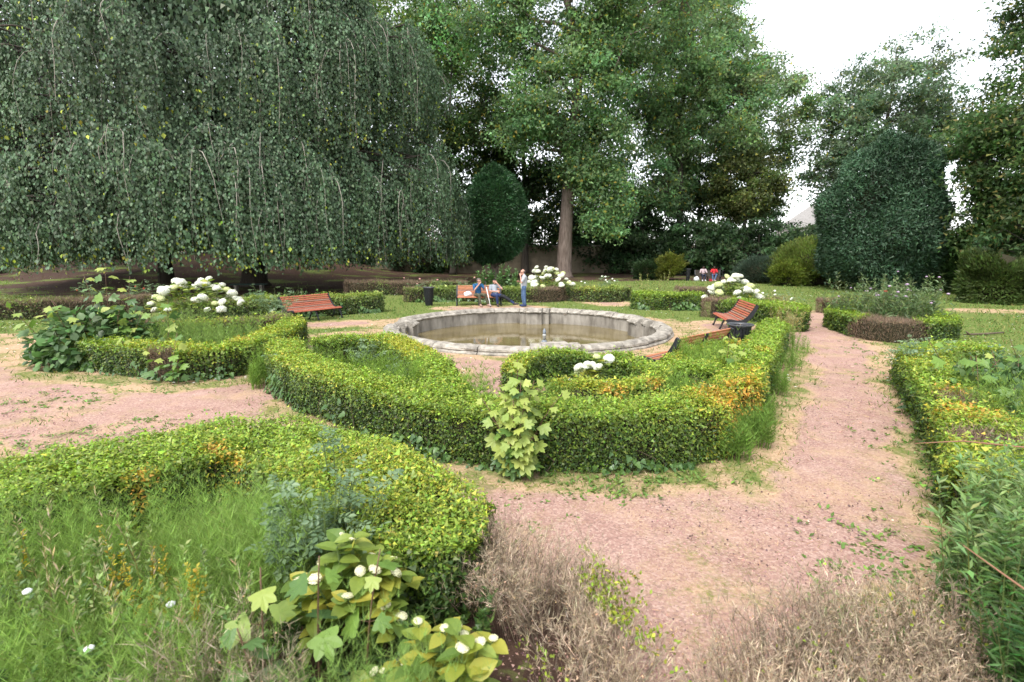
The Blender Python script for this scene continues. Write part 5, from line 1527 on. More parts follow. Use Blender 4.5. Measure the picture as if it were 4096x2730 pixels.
def rose(label, loc, rx, ry, h, nst, nleaf, size, group='rose bushes', z0=0.0, seed=1, cat='rose bush', hips=0, hipmat=None):
    random.seed(seed)
    root = empty('rose_bush', (loc[0], loc[1], tz(*loc) + z0), 0, label, cat, group)
    mb = MB(); canes = []
    for i in range(nst):
        a = random.uniform(0, 6.28); r = math.sqrt(random.random())
        e = Vector((rx * r * math.cos(a), ry * r * math.sin(a), h * random.uniform(0.6, 1.05)))
        b = Vector((e.x * 0.2, e.y * 0.2, 0))
        pts = [b.lerp(e, t) + Vector((0, 0, 0.10 * h * math.sin(t * 3.1))) for t in np.linspace(0, 1, 5)]
        mb.tube(pts, [0.007, 0.006, 0.005, 0.004, 0.002], 4); canes.append(pts)
    tag(mb.build('cane', M_STEMG, root), kind='stuff')
    for i in range(min(nleaf, 300)):
        pts = random.choice(canes); t = random.uniform(0.3, 1.0) ** 0.7 * 4; k = min(int(t), 3)
        p = pts[k].lerp(pts[k + 1], t - k)
        a = random.uniform(0, 6.28)
        inst('leaf', ME_ROSE, root, orient(p, (math.cos(a), math.sin(a), random.uniform(0, 0.7)), Vector((0, 0, 1)) + rnd(0.35), size * random.uniform(0.7, 1.25)))
    if hips:
        me = MB(); me.ball((0, 0, 0), (1, 1, 0.8), 8, 6); me = me.mesh('bloom', hipmat, True)
        for c in canes[:hips]:
            inst('bloom', me, root, Matrix.Translation(c[-1]) @ Matrix.Scale(random.uniform(0.04, 0.06), 4))
    return root


mred = flat('red_petal', (0.50, 0.05, 0.04)); mpink = flat('pink_petal', (0.55, 0.28, 0.26))
rose('blue green rose bush in the foreground bed against the broad hedge', (-1.32, 3.3), 0.5, 0.36, 0.98, 40, 300, 0.155, seed=11)
rose('upright rose shoot standing in the broad foreground hedge', (-1.55, 4.2), 0.12, 0.08, 1.15, 4, 36, 0.14, seed=12)
rose('rose bush inside the hedge arc left of the basin path', (-3.05, 10.0), 0.55, 0.5, 0.8, 18, 110, 0.16, seed=13)
rose('small rose inside the hedge arc near the gravel gap', (-1.95, 8.5), 0.3, 0.3, 0.75, 10, 55, 0.14, seed=14)
rose('rose spray leaning out of the left end of the central hedge', (-4.3, 9.25), 0.35, 0.3, 0.72, 12, 60, 0.16, seed=15)
rose('tall rose with red blooms growing in the round lawn hedge', (12.6, 16.3), 1.0, 0.8, 1.45, 22, 130, 0.24, seed=16, hips=3, hipmat=mred)
rose('rose row with pink blooms in the shade behind the occupied bench', (-3.6, 28.3), 2.6, 0.5, 1.1, 26, 110, 0.28, seed=17, hips=7, hipmat=mpink)
rose('dark rose plants behind the far left brown hedge', (-17.2, 22.3), 2.6, 0.6, 1.25, 30, 160, 0.28, seed=18, hips=4, hipmat=mred)
rose('leafy rose sprays right of the white hydrangea, left bed', (-8.2, 17.6), 1.1, 0.7, 1.4, 22, 120, 0.24, seed=19)
rose('rose with pale blooms above the low hedge right of the back hydrangea', (4.6, 28.4), 1.3, 0.5, 1.15, 20, 80, 0.26, seed=20, hips=8, hipmat=M_WHITE)
rose('rose bush hanging over the ragged right hedge', (7.6, 9.4), 0.6, 0.5, 0.95, 20, 110, 0.17, seed=21)
rose('sparse rose with pale blooms beyond the right bench', (11.3, 21.6), 1.2, 0.7, 0.95, 14, 60, 0.25, seed=22, hips=5, hipmat=M_WHITE)


def ivy(label, pts, w, h0, h1, n, size, side=1, group='ivy on the hedges', parent_h=0.62, cover=0.06, seed=1):
    random.seed(seed)
    C, D, ln, cum = polyline_frames(pts, False)
    c0 = C.mean(0)
    root = empty('ivy', (c0[0], c0[1], 0), 0, label, 'ivy', group)
    mb = MB()
    for i in range(9):
        s = random.uniform(0, cum[-1]); j = min(np.searchsorted(cum, s, 'right') - 1, len(D) - 1)
        p = C[j] + D[j] * (s - cum[j]); nn = np.array((-D[j][1], D[j][0])) * side
        b = p + nn * (w / 2 + 0.02) - c0
        mb.tube([(b[0], b[1], 0.0), (b[0] + 0.05 * random.gauss(0, 1), b[1], h1 * 0.5), (b[0] + 0.1 * random.gauss(0, 1), b[1], h1 * 0.95)], [0.006, 0.005, 0.003], 4)
    tag(mb.build('stem', M_TWIG, root), kind='stuff')
    for i in range(min(n, 300)):
        s = random.uniform(0, cum[-1]); j = min(np.searchsorted(cum, s, 'right') - 1, len(D) - 1)
        p = C[j] + D[j] * (s - cum[j]); nn = np.array((-D[j][1], D[j][0])) * side
        if math.sin(s * 2.1 + seed) + 0.6 * math.sin(s * 5.3) + random.gauss(0, 0.5) < 0.0: continue
        z = h0 + (h1 - h0) * random.random() ** 1.1 * (0.6 + 0.4 * math.sin(s * 3 + seed))
        q = p + nn * (w / 2 + cover * random.uniform(0.3, 1.6)) - c0
        inst('leaf', ME_IVY, root, orient((q[0], q[1], z), (random.gauss(0, 0.5) + nn[0] * 0.4, random.gauss(0, 0.5) + nn[1] * 0.4, -0.75), (nn[0], nn[1], 0.55 + random.gauss(0, 0.2)), size * random.uniform(0.6, 1.25)))
    return root


ivy('ivy climbing the left front face of the central hedge', [(-4.2, 9.45), (-3.15, 8.25), (-1.85, 7.1), (-1.1, 6.55)], 0.72, 0.03, 0.5, 300, 0.10, -1, seed=31)
ivy('darker ivy at the foot of the central hedge by the seedling', [(-1.3, 6.7), (-0.95, 6.45), (-0.1, 6.08), (0.63, 6.0), (1.4, 6.04), (2.1, 6.2)], 0.72, 0.02, 0.3, 300, 0.08, -1, seed=32)
ivy('ivy along the foot of the left bed hedge', [(-9.6, 11.6), (-8.6, 11.0), (-7.4, 10.55), (-6.4, 10.3), (-5.9, 10.6)], 0.8, 0.02, 0.42, 300, 0.10, -1, seed=33)
ivy('ivy over the face of the short green hedge behind the basin', [(5.75, 23.2), (6.9, 22.9), (8.25, 22.9)], 0.82, 0.02, 0.42, 190, 0.17, -1, seed=34)
ivy('ivy spilling from the ragged right hedge onto the path', [(6.3, 7.05), (5.6, 5.9), (5.0, 5.0), (4.5, 4.3)], 0.82, 0.02, 0.5, 240, 0.10, 1, seed=35)
ivy('ivy and leaves under the hedge behind the occupied bench', [(-5.3, 26.5), (-3.9, 26.9), (-2.2, 27.0), (-0.9, 26.6)], 0.82, 0.02, 0.4, 190, 0.19, -1, seed=36)
ivy('ivy over the hedge end behind the left bench', [(-9.6, 20.2), (-8.6, 20.5), (-7.2, 21.3), (-5.9, 22.0)], 0.92, 0.05, 0.7, 220, 0.17, -1, seed=37)


# ------------------------------------------------------------------ fine stuff: horsetail, dry brush, weeds, grass, gravel
def horsetail(label, patches, n, h, wid=0.005, needle=0.15, col=(0.16, 0.26, 0.05), seed=1):
    """patches: (x,y,rx,ry,weight) ; feathery stems with whorls of needles"""
    r = np.random.default_rng(seed)
    pt = np.array(patches, float)
    i = r.choice(len(pt), n, p=pt[:, 4] / pt[:, 4].sum())
    a = r.uniform(0, 6.28, n); q = np.sqrt(r.random(n))
    bx = pt[i, 0] + pt[i, 2] * q * np.cos(a); by = pt[i, 1] + pt[i, 3] * q * np.sin(a)
    hh = h * r.uniform(0.6, 1.15, n) * (0.86 + 0.2 * snoise(np.column_stack([bx, by]), 2.6, seed))
    ln = r.normal(size=(n, 2)) * 0.12
    nw, nn = 7, 6
    t = np.tile(np.repeat(np.linspace(0.25, 1.0, nw), nn), n)
    k = np.repeat(np.arange(n), nw * nn)
    an = r.uniform(0, 6.28, len(k))
    P = np.column_stack([bx[k] + ln[k, 0] * t * hh[k], by[k] + ln[k, 1] * t * hh[k], hh[k] * t])
    up = 0.55 + 0.9 * r.random(len(k)) + (t > 0.9) * 0.8
    T = unit(np.column_stack([np.cos(an), np.sin(an), up]))
    L = needle * r.uniform(0.6, 1.2, len(k)) * (1.2 - 0.6 * t)
    N = unit(r.normal(size=(len(k), 3)))
    # stems
    Ps = np.column_stack([bx, by, np.zeros(n)])
    Ts = np.column_stack([ln, np.ones(n)])
    cs = np.asarray(col)[None] * np.exp(r.normal(size=(n, 1)) * 0.2)
    root = empty('horsetail', (0, 0, 0), 0, label, 'horsetail', 'horsetail patches')
    c0 = np.array((pt[:, 0].mean(), pt[:, 1].mean(), 0)); root.location = c0
    leaves_mesh('needles', P - c0, N, T, L, wid, vary(cs[k], len(k), 0.15, 0.05), M_GRASS, root, 0.0, 3)
    leaves_mesh('stems', Ps - c0, unit(r.normal(size=(n, 3))), Ts, hh, wid * 1.6, vary(cs, n, 0.1, 0.05), M_GRASS, root, 0.0, 3)


horsetail('feathery bright green horsetail filling the foreground bed at left', [(-2.6, 3.55, 0.9, 0.55, 3), (-3.4, 3.2, 0.9, 0.5, 2.5), (-1.9, 3.4, 0.6, 0.6, 2.5), (-2.5, 2.75, 0.6, 0.4, 1.6), (-1.7, 2.35, 0.4, 0.3, 1.0), (-3.0, 2.4, 0.7, 0.4, 1.5)], 1500, 0.80, 0.0030, 0.19, (0.21, 0.32, 0.075), 41)
horsetail('fine pale green horsetail at the very bottom left of centre', [(-0.85, 1.95, 0.42, 0.22, 2), (-0.55, 1.85, 0.3, 0.2, 1), (-1.6, 1.95, 0.5, 0.25, 1.3)], 420, 0.78, 0.0022, 0.12, (0.19, 0.29, 0.075), 42)
horsetail('horsetail in the bed inside the hedge arc', [(-2.5, 9.2, 0.5, 0.6, 2), (-2.0, 8.2, 0.4, 0.6, 2), (-3.6, 9.9, 0.5, 0.5, 1), (-0.55, 7.1, 0.25, 0.35, 0.8), (-1.6, 7.8, 0.2, 0.4, 0.8)], 420, 0.88, 0.007, 0.17, (0.18, 0.28, 0.05), 43)
horsetail('horsetail between the ring hedge and the central hedge', [(0.5, 6.85, 0.3, 0.15, 1), (1.3, 6.8, 0.7, 0.15, 1), (2.55, 7.15, 0.3, 0.3, 2.5), (2.3, 6.85, 0.3, 0.15, 1.0), (2.9, 6.85, 0.2, 0.2, 1.5)], 320, 0.72, 0.006, 0.16, (0.17, 0.27, 0.05), 44)
horsetail('horsetail in the loop bed before the rear view bench', [(3.4, 9.2, 0.4, 0.4, 2), (4.1, 9.95, 0.4, 0.35, 2), (3.1, 8.7, 0.25, 0.25, 1), (3.3, 9.45, 0.25, 0.15, 1)], 420, 0.95, 0.007, 0.17, (0.20, 0.30, 0.06), 45)
horsetail('horsetail growing along the path side of the right straight hedge', [(3.25, 6.55, 0.2, 0.25, 1.5), (3.85, 7.7, 0.15, 0.4, 1.2), (4.8, 9.2, 0.15, 0.5, 1.2), (6.1, 11.3, 0.2, 0.7, 1.2), (7.3, 13.2, 0.3, 0.7, 1), (2.75, 6.0, 0.2, 0.12, 1)], 330, 0.55, 0.007, 0.15, (0.15, 0.25, 0.05), 46)
horsetail('horsetail in the middle of the left bed behind its hedge', [(-7.8, 12.2, 0.9, 0.7, 2), (-6.8, 12.4, 0.5, 0.8, 2), (-8.6, 13.3, 0.9, 0.5, 1.3), (-7.3, 11.3, 0.8, 0.2, 1)], 420, 0.95, 0.009, 0.2, (0.19, 0.28, 0.07), 47)
horsetail('horsetail tuft at the left end of the central hedge', [(-4.95, 10.2, 0.25, 0.4, 1), (-4.85, 9.6, 0.15, 0.3, 1)], 110, 0.55, 0.008, 0.17, (0.16, 0.26, 0.05), 48)
horsetail('horsetail behind the ragged right hedge', [(6.9, 7.2, 0.4, 0.6, 2), (6.2, 6.1, 0.35, 0.5, 2), (7.9, 8.8, 0.5, 0.5, 1)], 300, 0.9, 0.006, 0.16, (0.18, 0.27, 0.06), 49)


def dry_brush(label, pts, w, h, n, seed=1, col=(0.34, 0.268, 0.19), green=0.0):
    """a dead clipped hedge: bare stems that fork twice into fine twigs"""
    r = np.random.default_rng(seed)
    C, D, ln, cum = polyline_frames(pts, False)
    n = n // 40
    s = r.uniform(0, cum[-1], n); i = np.clip(np.searchsorted(cum, s, 'right') - 1, 0, len(ln) - 1)
    nn = np.column_stack([-D[i][:, 1], D[i][:, 0]])
    lat = r.uniform(-0.5, 0.5, n)
    b = C[i] + D[i] * (s - cum[i])[:, None] + nn * (lat * w)[:, None]
    keep = snoise(b, 3.5, seed + 3) > -1.0
    b, nn, lat = b[keep], nn[keep], lat[keep]; n = len(b)
    c0 = np.array((C[:, 0].mean(), C[:, 1].mean(), 0))
    root = empty('dead_hedge', c0, 0, label, 'hedge', 'dead hedges in the foreground')
    P0 = np.column_stack([b, np.zeros(n)]) - c0
    T0 = unit(np.column_stack([r.normal(size=(n, 2)) * 0.22 + nn * (lat * 0.5)[:, None], np.ones(n)]))
    H0 = h * r.uniform(0.75, 1.08, n) * (0.92 + 0.12 * snoise(b, 2.5, seed + 8))
    cc = np.asarray(col)[None] * np.exp(snoise(P0, 5, seed) * 0.18)[:, None]
    leaves_mesh('stems', P0, unit(r.normal(size=(n, 3))), T0, H0, 0.008, vary(cc * 0.7, n, 0.25, 0.05), M_DRY, root, 0.3)

    def fork(P, T, L, k, lo, ang, fr):
        m = len(P); q = np.repeat(np.arange(m), k)
        t = r.uniform(lo, 0.98, len(q))
        side = unit(np.cross(T[q], r.normal(size=(len(q), 3))))
        T2 = unit(T[q] + side * ang + np.array((0, 0, 0.15)))
        return P[q] + T[q] * (L[q] * t)[:, None], T2, L[q] * fr * r.uniform(0.5, 1.2, len(q)), q
    P1, T1, L1, q1 = fork(P0, T0, H0, 7, 0.35, 0.75, 0.26)
    leaves_mesh('branches', P1, unit(r.normal(size=(len(P1), 3))), T1, L1, 0.0042, vary(cc[q1] * 0.9, len(P1), 0.25, 0.05), M_DRY, root, 0.3)
    P2, T2, L2, q2 = fork(P1, T1, L1, 5, 0.2, 0.9, 0.42)
    leaves_mesh('dead_twigs', P2, unit(r.normal(size=(len(P2), 3))), T2, L2, 0.0030, vary(cc[q1[q2]] * 1.15, len(P2), 0.28, 0.05), M_DRY, root, 0.3)
    m = n * 4
    j = r.integers(0, len(P2), m)
    leaves_mesh('dead_leaves', P2[j], unit(r.normal(size=(m, 3))), unit(r.normal(size=(m, 3))), 0.016 * r.uniform(0.6, 1.4, m), 0.009, vary(np.array((0.30, 0.20, 0.12)), m, 0.3, 0.08), M_DRY, root, 0.2)
    if green:
        g = int(len(P2) * green); j = r.integers(0, len(P2), g)
        pp = (P2 + T2 * L2[:, None])[j]
        pp = pp[snoise(pp, 7, seed + 4) > 0.25]; g = len(pp)
        leaves_mesh('leaves', pp, unit(r.normal(size=(g, 3)) + np.array((0, -0.3, 1))), unit(r.normal(size=(g, 3)) + np.array((0, 0, 0.8))), 0.032 * r.uniform(0.6, 1.3, g), 0.018, vary(np.array((0.22, 0.27, 0.035)), g, 0.3, 0.12), M_LEAF, root)


dry_brush('dead grey brown end of the foreground hedge at the centre', [(-0.62, 3.55), (-0.3, 3.45), (0.1, 3.2), (0.32, 2.9)], 0.5, 0.62, 14000, 51)
dry_brush('half dead box clump with yellow green tips at the bottom centre', [(0.30, 2.95), (0.45, 2.6), (0.42, 2.25)], 0.42, 0.64, 9000, 52, green=0.7)
dry_brush('wide dead brown hedge across the bottom right foreground', [(1.12, 1.9), (1.45, 2.3), (1.85, 2.5), (2.35, 2.62), (2.85, 2.7)], 0.72, 0.56, 36000, 53, green=0.02)
dry_brush('patch of dead pale stems at the bottom left under the horsetail', [(-1.7, 2.2), (-1.3, 2.05), (-1.1, 2.2)], 0.35, 0.72, 4000, 54, (0.30, 0.25, 0.17))


def weed_mass(name, label, patches, n, h, leaf, col, group, seed, aspect=0.35, cat='weeds', up=0.6, mat=None, stems=True, flowers=None, nf=0, fs=0.03):
    r = np.random.default_rng(seed)
    pt = np.array(patches, float)
    i = r.choice(len(pt), n, p=pt[:, 4] / pt[:, 4].sum())
    a = r.uniform(0, 6.28, n); q = np.sqrt(r.random(n))
    c0 = np.array((pt[:, 0].mean(), pt[:, 1].mean(), 0))
    nst = max(8, n // 45)
    si = r.choice(len(pt), nst, p=pt[:, 4] / pt[:, 4].sum()); sa = r.uniform(0, 6.28, nst); sq = np.sqrt(r.random(nst))
    sx = pt[si, 0] + pt[si, 2] * sq * np.cos(sa); sy = pt[si, 1] + pt[si, 3] * sq * np.sin(sa)
    sh_ = h * r.uniform(0.55, 1.1, nst); sl = r.normal(size=(nst, 2)) * 0.14
    k = r.integers(0, nst, n); t = r.uniform(0.12, 1.0, n) ** 0.8
    P = np.column_stack([sx[k] + sl[k, 0] * t * sh_[k], sy[k] + sl[k, 1] * t * sh_[k], sh_[k] * t]) - c0
    an = r.uniform(0, 6.28, n)
    T = unit(np.column_stack([np.cos(an), np.sin(an), up + r.normal(size=n) * 0.4]))
    N = unit(np.array((0, 0, 1.0)) + r.normal(size=(n, 3)) * 0.4)
    root = empty(name, (c0[0], c0[1], tz(c0[0], c0[1])), 0, label, cat, group)
    L = leaf * r.uniform(0.6, 1.3, n) * (1.25 - 0.6 * t)
    leaves_mesh('leaves', P, N, T, L, L * aspect, vary(np.array(col), n, 0.22, 0.1), mat or M_LEAF, root, 0.2)
    leaves_mesh('stems', np.column_stack([sx, sy, np.zeros(nst)]) - c0, unit(r.normal(size=(nst, 3))), np.column_stack([sl, np.ones(nst)]), sh_ * 1.05, 0.011, vary(np.array((0.14, 0.17, 0.06)), nst, 0.2, 0.1), M_GRASS, root, 0.2)
    if flowers:
        me = MB(); me.ball((0, 0, 0), (1, 1, 0.6), 7, 5); me = me.mesh('flower', flowers, True)
        for j in r.choice(nst, min(nf, nst), replace=False):
            inst('flower', me, root, Matrix.Translation(np.array((sx[j] + sl[j, 0] * sh_[j], sy[j] + sl[j, 1] * sh_[j], sh_[j] * 1.05)) - c0) @ Matrix.Scale(fs * random.uniform(0.7, 1.3), 4))
    return root


m_mauve = flat('mauve_flower', (0.42, 0.30, 0.42)); m_yel = flat('yellow_flower', (0.75, 0.45, 0.02)); m_wht = flat('white_flower', (0.8, 0.8, 0.8))
weed_mass('tall_weeds', 'tall grey green willowherb filling the round lawn hedge', [(11.6, 16.6, 0.9, 1.3, 2), (12.6, 16.2, 0.7, 1.1, 1.5), (11.5, 15.4, 0.5, 0.5, 0.8)], 9000, 1.75, 0.17, (0.13, 0.185, 0.075), 'tall weeds', 61, 0.22, flowers=m_mauve, nf=26, fs=0.045)
weed_mass('thistle', 'spiny green thistles over the right hedge at the frame edge', [(3.5, 3.2, 0.5, 0.35, 2), (3.9, 3.6, 0.4, 0.4, 1.5), (3.1, 2.85, 0.35, 0.2, 1)], 7500, 1.05, 0.12, (0.15, 0.235, 0.075), 'foreground weeds', 62, 0.24, up=0.5)
weed_mass('yew_shoots', 'dark green feathery shoots in the bottom right corner', [(3.0, 2.35, 0.4, 0.3, 2), (2.75, 2.15, 0.25, 0.2, 1.2), (3.3, 2.6, 0.3, 0.2, 1)], 9000, 0.98, 0.10, (0.055, 0.125, 0.028), 'foreground weeds', 63, 0.16, up=0.2)
weed_mass('bindweed', 'bindweed leaves with white trumpet flowers in the bottom left bed', [(-1.5, 2.1, 0.5, 0.25, 1), (-2.2, 2.5, 0.5, 0.3, 1)], 700, 0.66, 0.055, (0.13, 0.22, 0.05), 'foreground weeds', 64, 0.8, flowers=m_wht, nf=3, fs=0.024)
weed_mass('hawkweed', 'yellow flowered hawkweed at the bottom left corner', [(-2.35, 1.95, 0.25, 0.15, 1), (-2.1, 1.85, 0.2, 0.1, 0.5)], 500, 0.55, 0.06, (0.09, 0.15, 0.04), 'foreground weeds', 65, 0.4, flowers=m_yel, nf=9, fs=0.02)
weed_mass('yellowed_sprigs', 'yellow orange box sprigs poking through the foreground horsetail', [(-2.35, 2.95, 0.25, 0.2, 1), (-3.5, 3.0, 0.35, 0.2, 1), (-2.0, 2.75, 0.18, 0.12, 1)], 1800, 0.72, 0.04, (0.38, 0.30, 0.03), 'foreground weeds', 66, 0.55, up=0.8)
weed_mass('nettles', 'green nettles behind the left bench hedge', [(-10.5, 21.2, 1.6, 0.5, 2), (-8.2, 21.8, 1.2, 0.5, 1)], 2600, 0.95, 0.15, (0.09, 0.16, 0.05), 'tall weeds', 67, 0.4)
weed_mass('mullein', 'yellowish upright weed spikes behind the short green hedge', [(6.2, 24.2, 0.25, 0.2, 1), (7.1, 24.3, 0.25, 0.2, 1)], 700, 1.6, 0.12, (0.26, 0.28, 0.09), 'tall weeds', 68, 0.3, up=1.5)
weed_mass('tall_weeds', 'leafy plant growing between bench hedge and back hydrangea', [(-0.25, 27.5, 0.6, 0.3, 2), (-1.2, 27.8, 0.5, 0.2, 1)], 1500, 1.7, 0.22, (0.10, 0.18, 0.06), 'tall weeds', 69, 0.55)
weed_mass('straw_weeds', 'straw coloured dry weeds along the far end of the path hedge', [(9.9, 18.9, 0.6, 0.6, 1), (10.4, 20.0, 0.6, 0.6, 1), (8.4, 15.6, 0.3, 0.8, 1)], 2600, 0.95, 0.14, (0.27, 0.25, 0.10), 'tall weeds', 70, 0.18, up=1.0)
weed_mass('pale_plant', 'small plant with yellowed pale leaves beside the path litter bin', [(6.45, 12.7, 0.3, 0.25, 1)], 260, 0.75, 0.13, (0.36, 0.33, 0.16), 'tall weeds', 71, 0.5)
weed_mass('undergrowth', 'rose and weed undergrowth behind the ragged right hedge', [(8.0, 7.5, 1.2, 1.2, 2), (9.4, 8.8, 1.2, 0.9, 1.5), (6.8, 5.9, 0.6, 0.7, 1.3), (5.7, 4.6, 0.5, 0.5, 1.2)], 9000, 0.85, 0.10, (0.10, 0.17, 0.065), 'tall weeds', 72, 0.5)
weed_mass('undergrowth', 'low leafy weeds covering the soil of the foreground bed', [(-2.4, 2.9, 1.5, 0.8, 2), (-1.0, 2.5, 0.8, 0.7, 1.5), (-3.6, 3.3, 0.8, 0.5, 1), (-0.5, 2.9, 0.35, 0.5, 0.8)], 9000, 0.42, 0.06, (0.065, 0.12, 0.03), 'tall weeds', 73, 0.55)
weed_mass('undergrowth', 'weeds covering the soil inside the hedge arc bed', [(-2.6, 9.6, 0.8, 0.9, 2), (-1.9, 8.3, 0.5, 0.7, 1.5), (1.2, 6.95, 1.0, 0.2, 0.8), (3.8, 9.4, 0.8, 0.7, 1)], 6000, 0.5, 0.08, (0.075, 0.13, 0.035), 'tall weeds', 74, 0.55)
weed_mass('undergrowth', 'weeds covering the soil of the left bed', [(-8.0, 12.6, 1.8, 1.5, 2), (-9.5, 14.0, 1.5, 0.9, 1.2), (-10.2, 12.4, 1.0, 0.8, 0.7)], 5200, 0.6, 0.11, (0.08, 0.135, 0.04), 'tall weeds', 75, 0.55)


weed_mass('mixed_weeds', 'pale leafy weeds rising between the foreground horsetail', [(-2.2, 2.7, 0.7, 0.4, 2), (-2.9, 3.0, 0.6, 0.3, 1.5), (-1.6, 2.5, 0.3, 0.3, 1)], 2600, 0.78, 0.055, (0.19, 0.26, 0.08), 'foreground weeds', 76, 0.42, up=0.7)
weed_mass('seed_heads', 'dry straw coloured seed stalks among the foreground horsetail', [(-2.6, 3.2, 1.2, 0.6, 2), (-1.9, 2.5, 0.6, 0.4, 1)], 900, 0.95, 0.07, (0.40, 0.34, 0.19), 'foreground weeds', 77, 0.12, up=1.4)


def scatter(n, yr, xf, seed):
    """random ground points, denser towards the near ground"""
    r = np.random.default_rng(seed)
    y = yr[0] * (yr[1] / yr[0]) ** r.random(n)
    x = (r.uniform(-1, 1, n) * xf) * (y + 1.5)
    return np.column_stack([x, y])


def grass():
    P = scatter(160000, (2.2, 48), 1.15, 81)
    g, d, s = zones(P)
    ro = np.linalg.norm(P - np.array(POND), axis=1)
    cl = snoise(P, 2.3, 82) * 0.5 + 0.5
    w = np.clip(1 - g * 1.35 - d * 0.75 - s * 0.9, 0, 1) + 0.5 * (1 - s) * np.clip(snoise(P, 2.6, 83) - 0.85, 0, 1) * (1 - 0.4 * g)
    foot = np.zeros(len(P))
    for pts, ww in GREEN_STRIPS: foot = np.maximum(foot, sstep(ww / 2 + 0.35, 0.0, seg_dist(P, pts)))
    w = np.maximum(w, foot * np.clip(0.55 + 0.6 * snoise(P, 2.0, 91), 0, 1))
    keep = (rng.random(len(P)) < w * (0.45 + 0.65 * cl)) & (ro > 4.9)
    P = P[keep]; n = len(P)
    dist = np.hypot(P[:, 0], P[:, 1])
    N = jit_dirs(n)
    T = unit(np.column_stack([rng.normal(size=(n, 2)) * 0.7, np.ones(n)]))
    L = (0.045 + 0.0022 * dist) * rng.uniform(0.6, 1.5, n)
    Cc = vary(np.where(rng.random((n, 1)) < 0.25, np.array([[0.24, 0.23, 0.08]]), np.array([[0.11, 0.18, 0.04]])), n, 0.25, 0.1)
    leaves_mesh('grass', np.column_stack([P, terr(P[:, 0], P[:, 1])]), N, T, L, 0.006 + 0.0011 * dist, Cc, M_GRASS, None, 0.0, 3)
    # straw lying on the dry ground
    P = scatter(60000, (2.2, 20), 1.15, 84)
    g, d, s = zones(P); ro = np.linalg.norm(P - np.array(POND), axis=1)
    w = np.clip(d * 0.8 - s, 0, 1) * (0.25 + 0.75 * sstep(-0.3, 0.9, snoise(P, 1.7, 85))) * (1 - 0.35 * g)
    P = P[(rng.random(len(P)) < w) & (ro > 4.9)]; n = len(P); dist = np.hypot(P[:, 0], P[:, 1])
    T = unit(np.column_stack([rng.normal(size=(n, 2)), np.abs(rng.normal(size=n)) * 0.35]))
    Cc = vary(np.array((0.46, 0.34, 0.23)), n, 0.25, 0.07)
    leaves_mesh('dry_grass', np.column_stack([P, np.full(n, 0.006)]), jit_dirs(n), T, 0.05 * rng.uniform(0.5, 1.6, n) + 0.001 * dist, 0.004 + 0.0006 * dist, Cc, M_GRASS, None, 0.0, 3)
    # low broadleaf weeds in rosettes
    P = scatter(11000, (2.6, 24), 1.1, 86)
    g, d, s = zones(P); ro = np.linalg.norm(P - np.array(POND), axis=1)
    w = np.clip(0.3 + 0.9 * snoise(P, 1.1, 87) - 0.42 * g, 0, 1) * (1 - s)
    P = P[(rng.random(len(P)) < w) & (ro > 5.0)]; m = len(P)
    k = np.repeat(np.arange(m), 7); an = rng.uniform(0, 6.28, len(k))
    T = np.column_stack([np.cos(an), np.sin(an), rng.uniform(0.1, 0.7, len(k))])
    Q = np.column_stack([P[k] + rng.normal(size=(len(k), 2)) * 0.035, np.full(len(k), 0.006)])
    L = 0.055 * rng.uniform(0.5, 1.3, len(k))
    leaves_mesh('clover', Q, unit(np.array((0, 0, 1.0)) + rng.normal(size=(len(k), 3)) * 0.3), T, L, L * 0.5, vary(np.array((0.13, 0.21, 0.045)), len(k), 0.25, 0.1), M_LEAF, None, 0.15)
    # daisies and clover heads on the lawn
    P = scatter(5200, (9, 46), 1.0, 88)
    g, d, s = zones(P); ro = np.linalg.norm(P - np.array(POND), axis=1)
    w = np.clip(0.3 + snoise(P, 0.8, 89) * 0.6, 0, 1) * (1 - g) * (1 - s) * (1 - 0.7 * d)
    P = P[(rng.random(len(P)) < w) & (ro > 5.2)]; n = len(P)
    k = np.repeat(np.arange(n), 3); an = np.tile(np.array((0, 2.1, 4.2)), n)
    rad = 0.022 + 0.0006 * P[k][:, 1:2].ravel()
    T = np.column_stack([np.cos(an), np.sin(an), np.full(len(k), 0.15)])
    leaves_mesh('daisies', np.column_stack([P[k], np.full(len(k), 0.075) + terr(P[k][:, 0], P[k][:, 1])]), np.tile((0, 0, 1.0), (len(k), 1)), T, rad, rad * 1.2, vary(np.array((0.75, 0.75, 0.70)), len(k), 0.08, 0.02), M_LEAF, None, 0.1)
    # loose stones of the gravel
    P = scatter(30000, (2.4, 12), 1.0, 90)
    g, d, s = zones(P)
    P = P[(rng.random(len(P)) < g * 0.8)]; n = len(P)
    r = rng.uniform(0.004, 0.011, n) * (1 + 0.05 * P[:, 1])
    base = np.array([(1, 0, 0), (-0.5, 0.87, 0), (-0.5, -0.87, 0), (0.1, 0.1, 0.9)])
    f = np.array([[0, 1, 3], [1, 2, 3], [2, 0, 3]])
    an = rng.uniform(0, 6.28, n); ca, sa = np.cos(an), np.sin(an)
    B = base[None] * (r[:, None, None] * rng.uniform(0.6, 1.4, (n, 1, 3)))
    X = B[..., 0] * ca[:, None] - B[..., 1] * sa[:, None]; Y = B[..., 0] * sa[:, None] + B[..., 1] * ca[:, None]
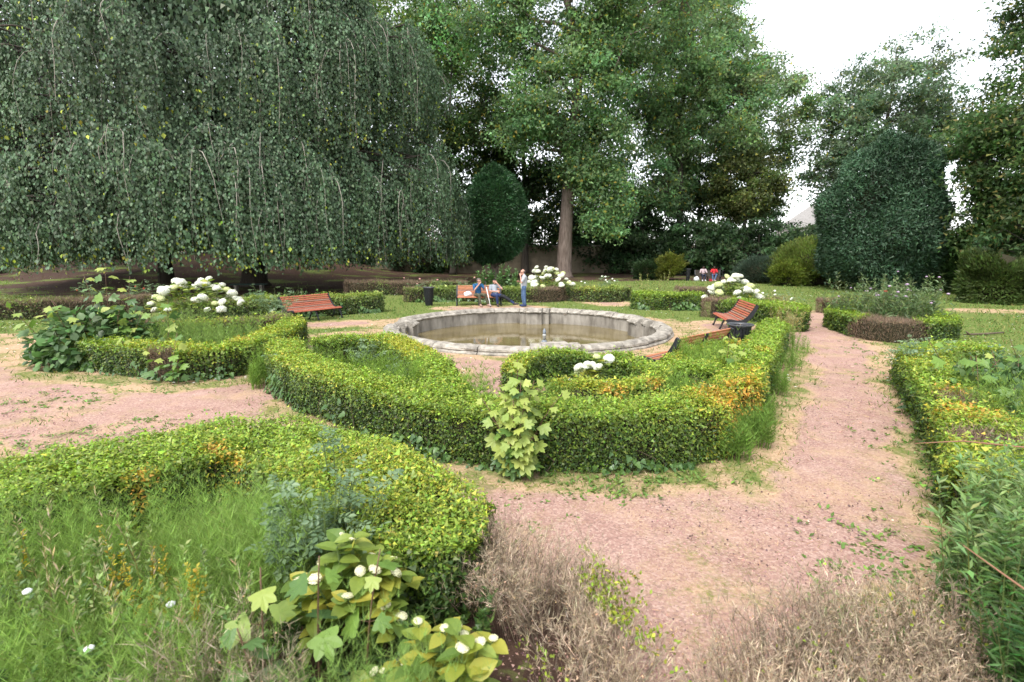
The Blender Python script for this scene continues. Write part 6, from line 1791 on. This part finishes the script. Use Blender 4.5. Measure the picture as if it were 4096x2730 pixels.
    V = np.stack([X + P[:, :1], Y + P[:, 1:], B[..., 2] + 0.004], -1).reshape(-1, 3)
    me = np_mesh('gravel', V, (np.arange(n)[:, None, None] * 4 + f[None]).reshape(-1, 3))
    cc = np.where(rng.random((n, 1)) < 0.3, np.array([[0.14, 0.085, 0.085]]), np.array([[0.36, 0.22, 0.185]]))
    set_col(me, np.repeat(vary(cc, n, 0.25, 0.05), 4, 0))
    o = link('gravel', me, None, M_DRY); o['kind'] = 'stuff'
    for nm, lb in (('grass', 'green grass blades over lawn and path edges'), ('dry_grass', 'straw coloured dry grass on the trodden ground'), ('clover', 'low clover and plantain rosettes'), ('daisies', 'white daisies dotted over the lawn'), ('gravel', 'loose reddish gravel stones on the path')):
        tag(bpy.data.objects[nm], lb, nm.replace('_', ' '))


grass()
# fallen branch on the right lawn
fbx = empty('fallen_branch', (14.6, 15.6, 0.03), 0.2, 'bare fallen branch lying on the lawn at right', 'branch')
mb = MB(); mb.tube([(-0.75, 0, 0.12), (-0.6, 0, 0.03), (0.1, 0.05, 0.02), (0.7, 0, 0.05)], [0.02, 0.03, 0.035, 0.025], 7); mb.tube([(-0.6, 0, 0.03), (-0.72, 0.1, 0.02)], [0.025, 0.015], 6); mb.build('limb', M_TWIG, fbx, True)
# bare bramble canes in the lower right
for i, (pts, lb) in enumerate((([(3.2, 2.0, 0.2), (2.95, 2.12, 0.6), (2.62, 2.35, 0.85), (2.45, 2.55, 0.98)], 'bare reddish bramble cane rising over the dead hedge'), ([(4.9, 3.6, 0.6), (4.3, 3.85, 1.0), (3.7, 4.0, 1.02), (3.35, 4.05, 0.98)], 'thin dry cane arching in from the right edge'), ([(3.3, 1.9, 0.2), (3.05, 2.0, 0.55), (3.1, 2.3, 0.9)], 'short reddish bramble cane in the bottom right corner'))):
    mb = MB(); mb.tube(pts, [0.009, 0.008, 0.006, 0.003], 6)
    tag(mb.build('bramble_cane', flat('bramble_red%d' % i, (0.26, 0.13, 0.08)), None, True), lb, 'bramble', 'bramble canes')
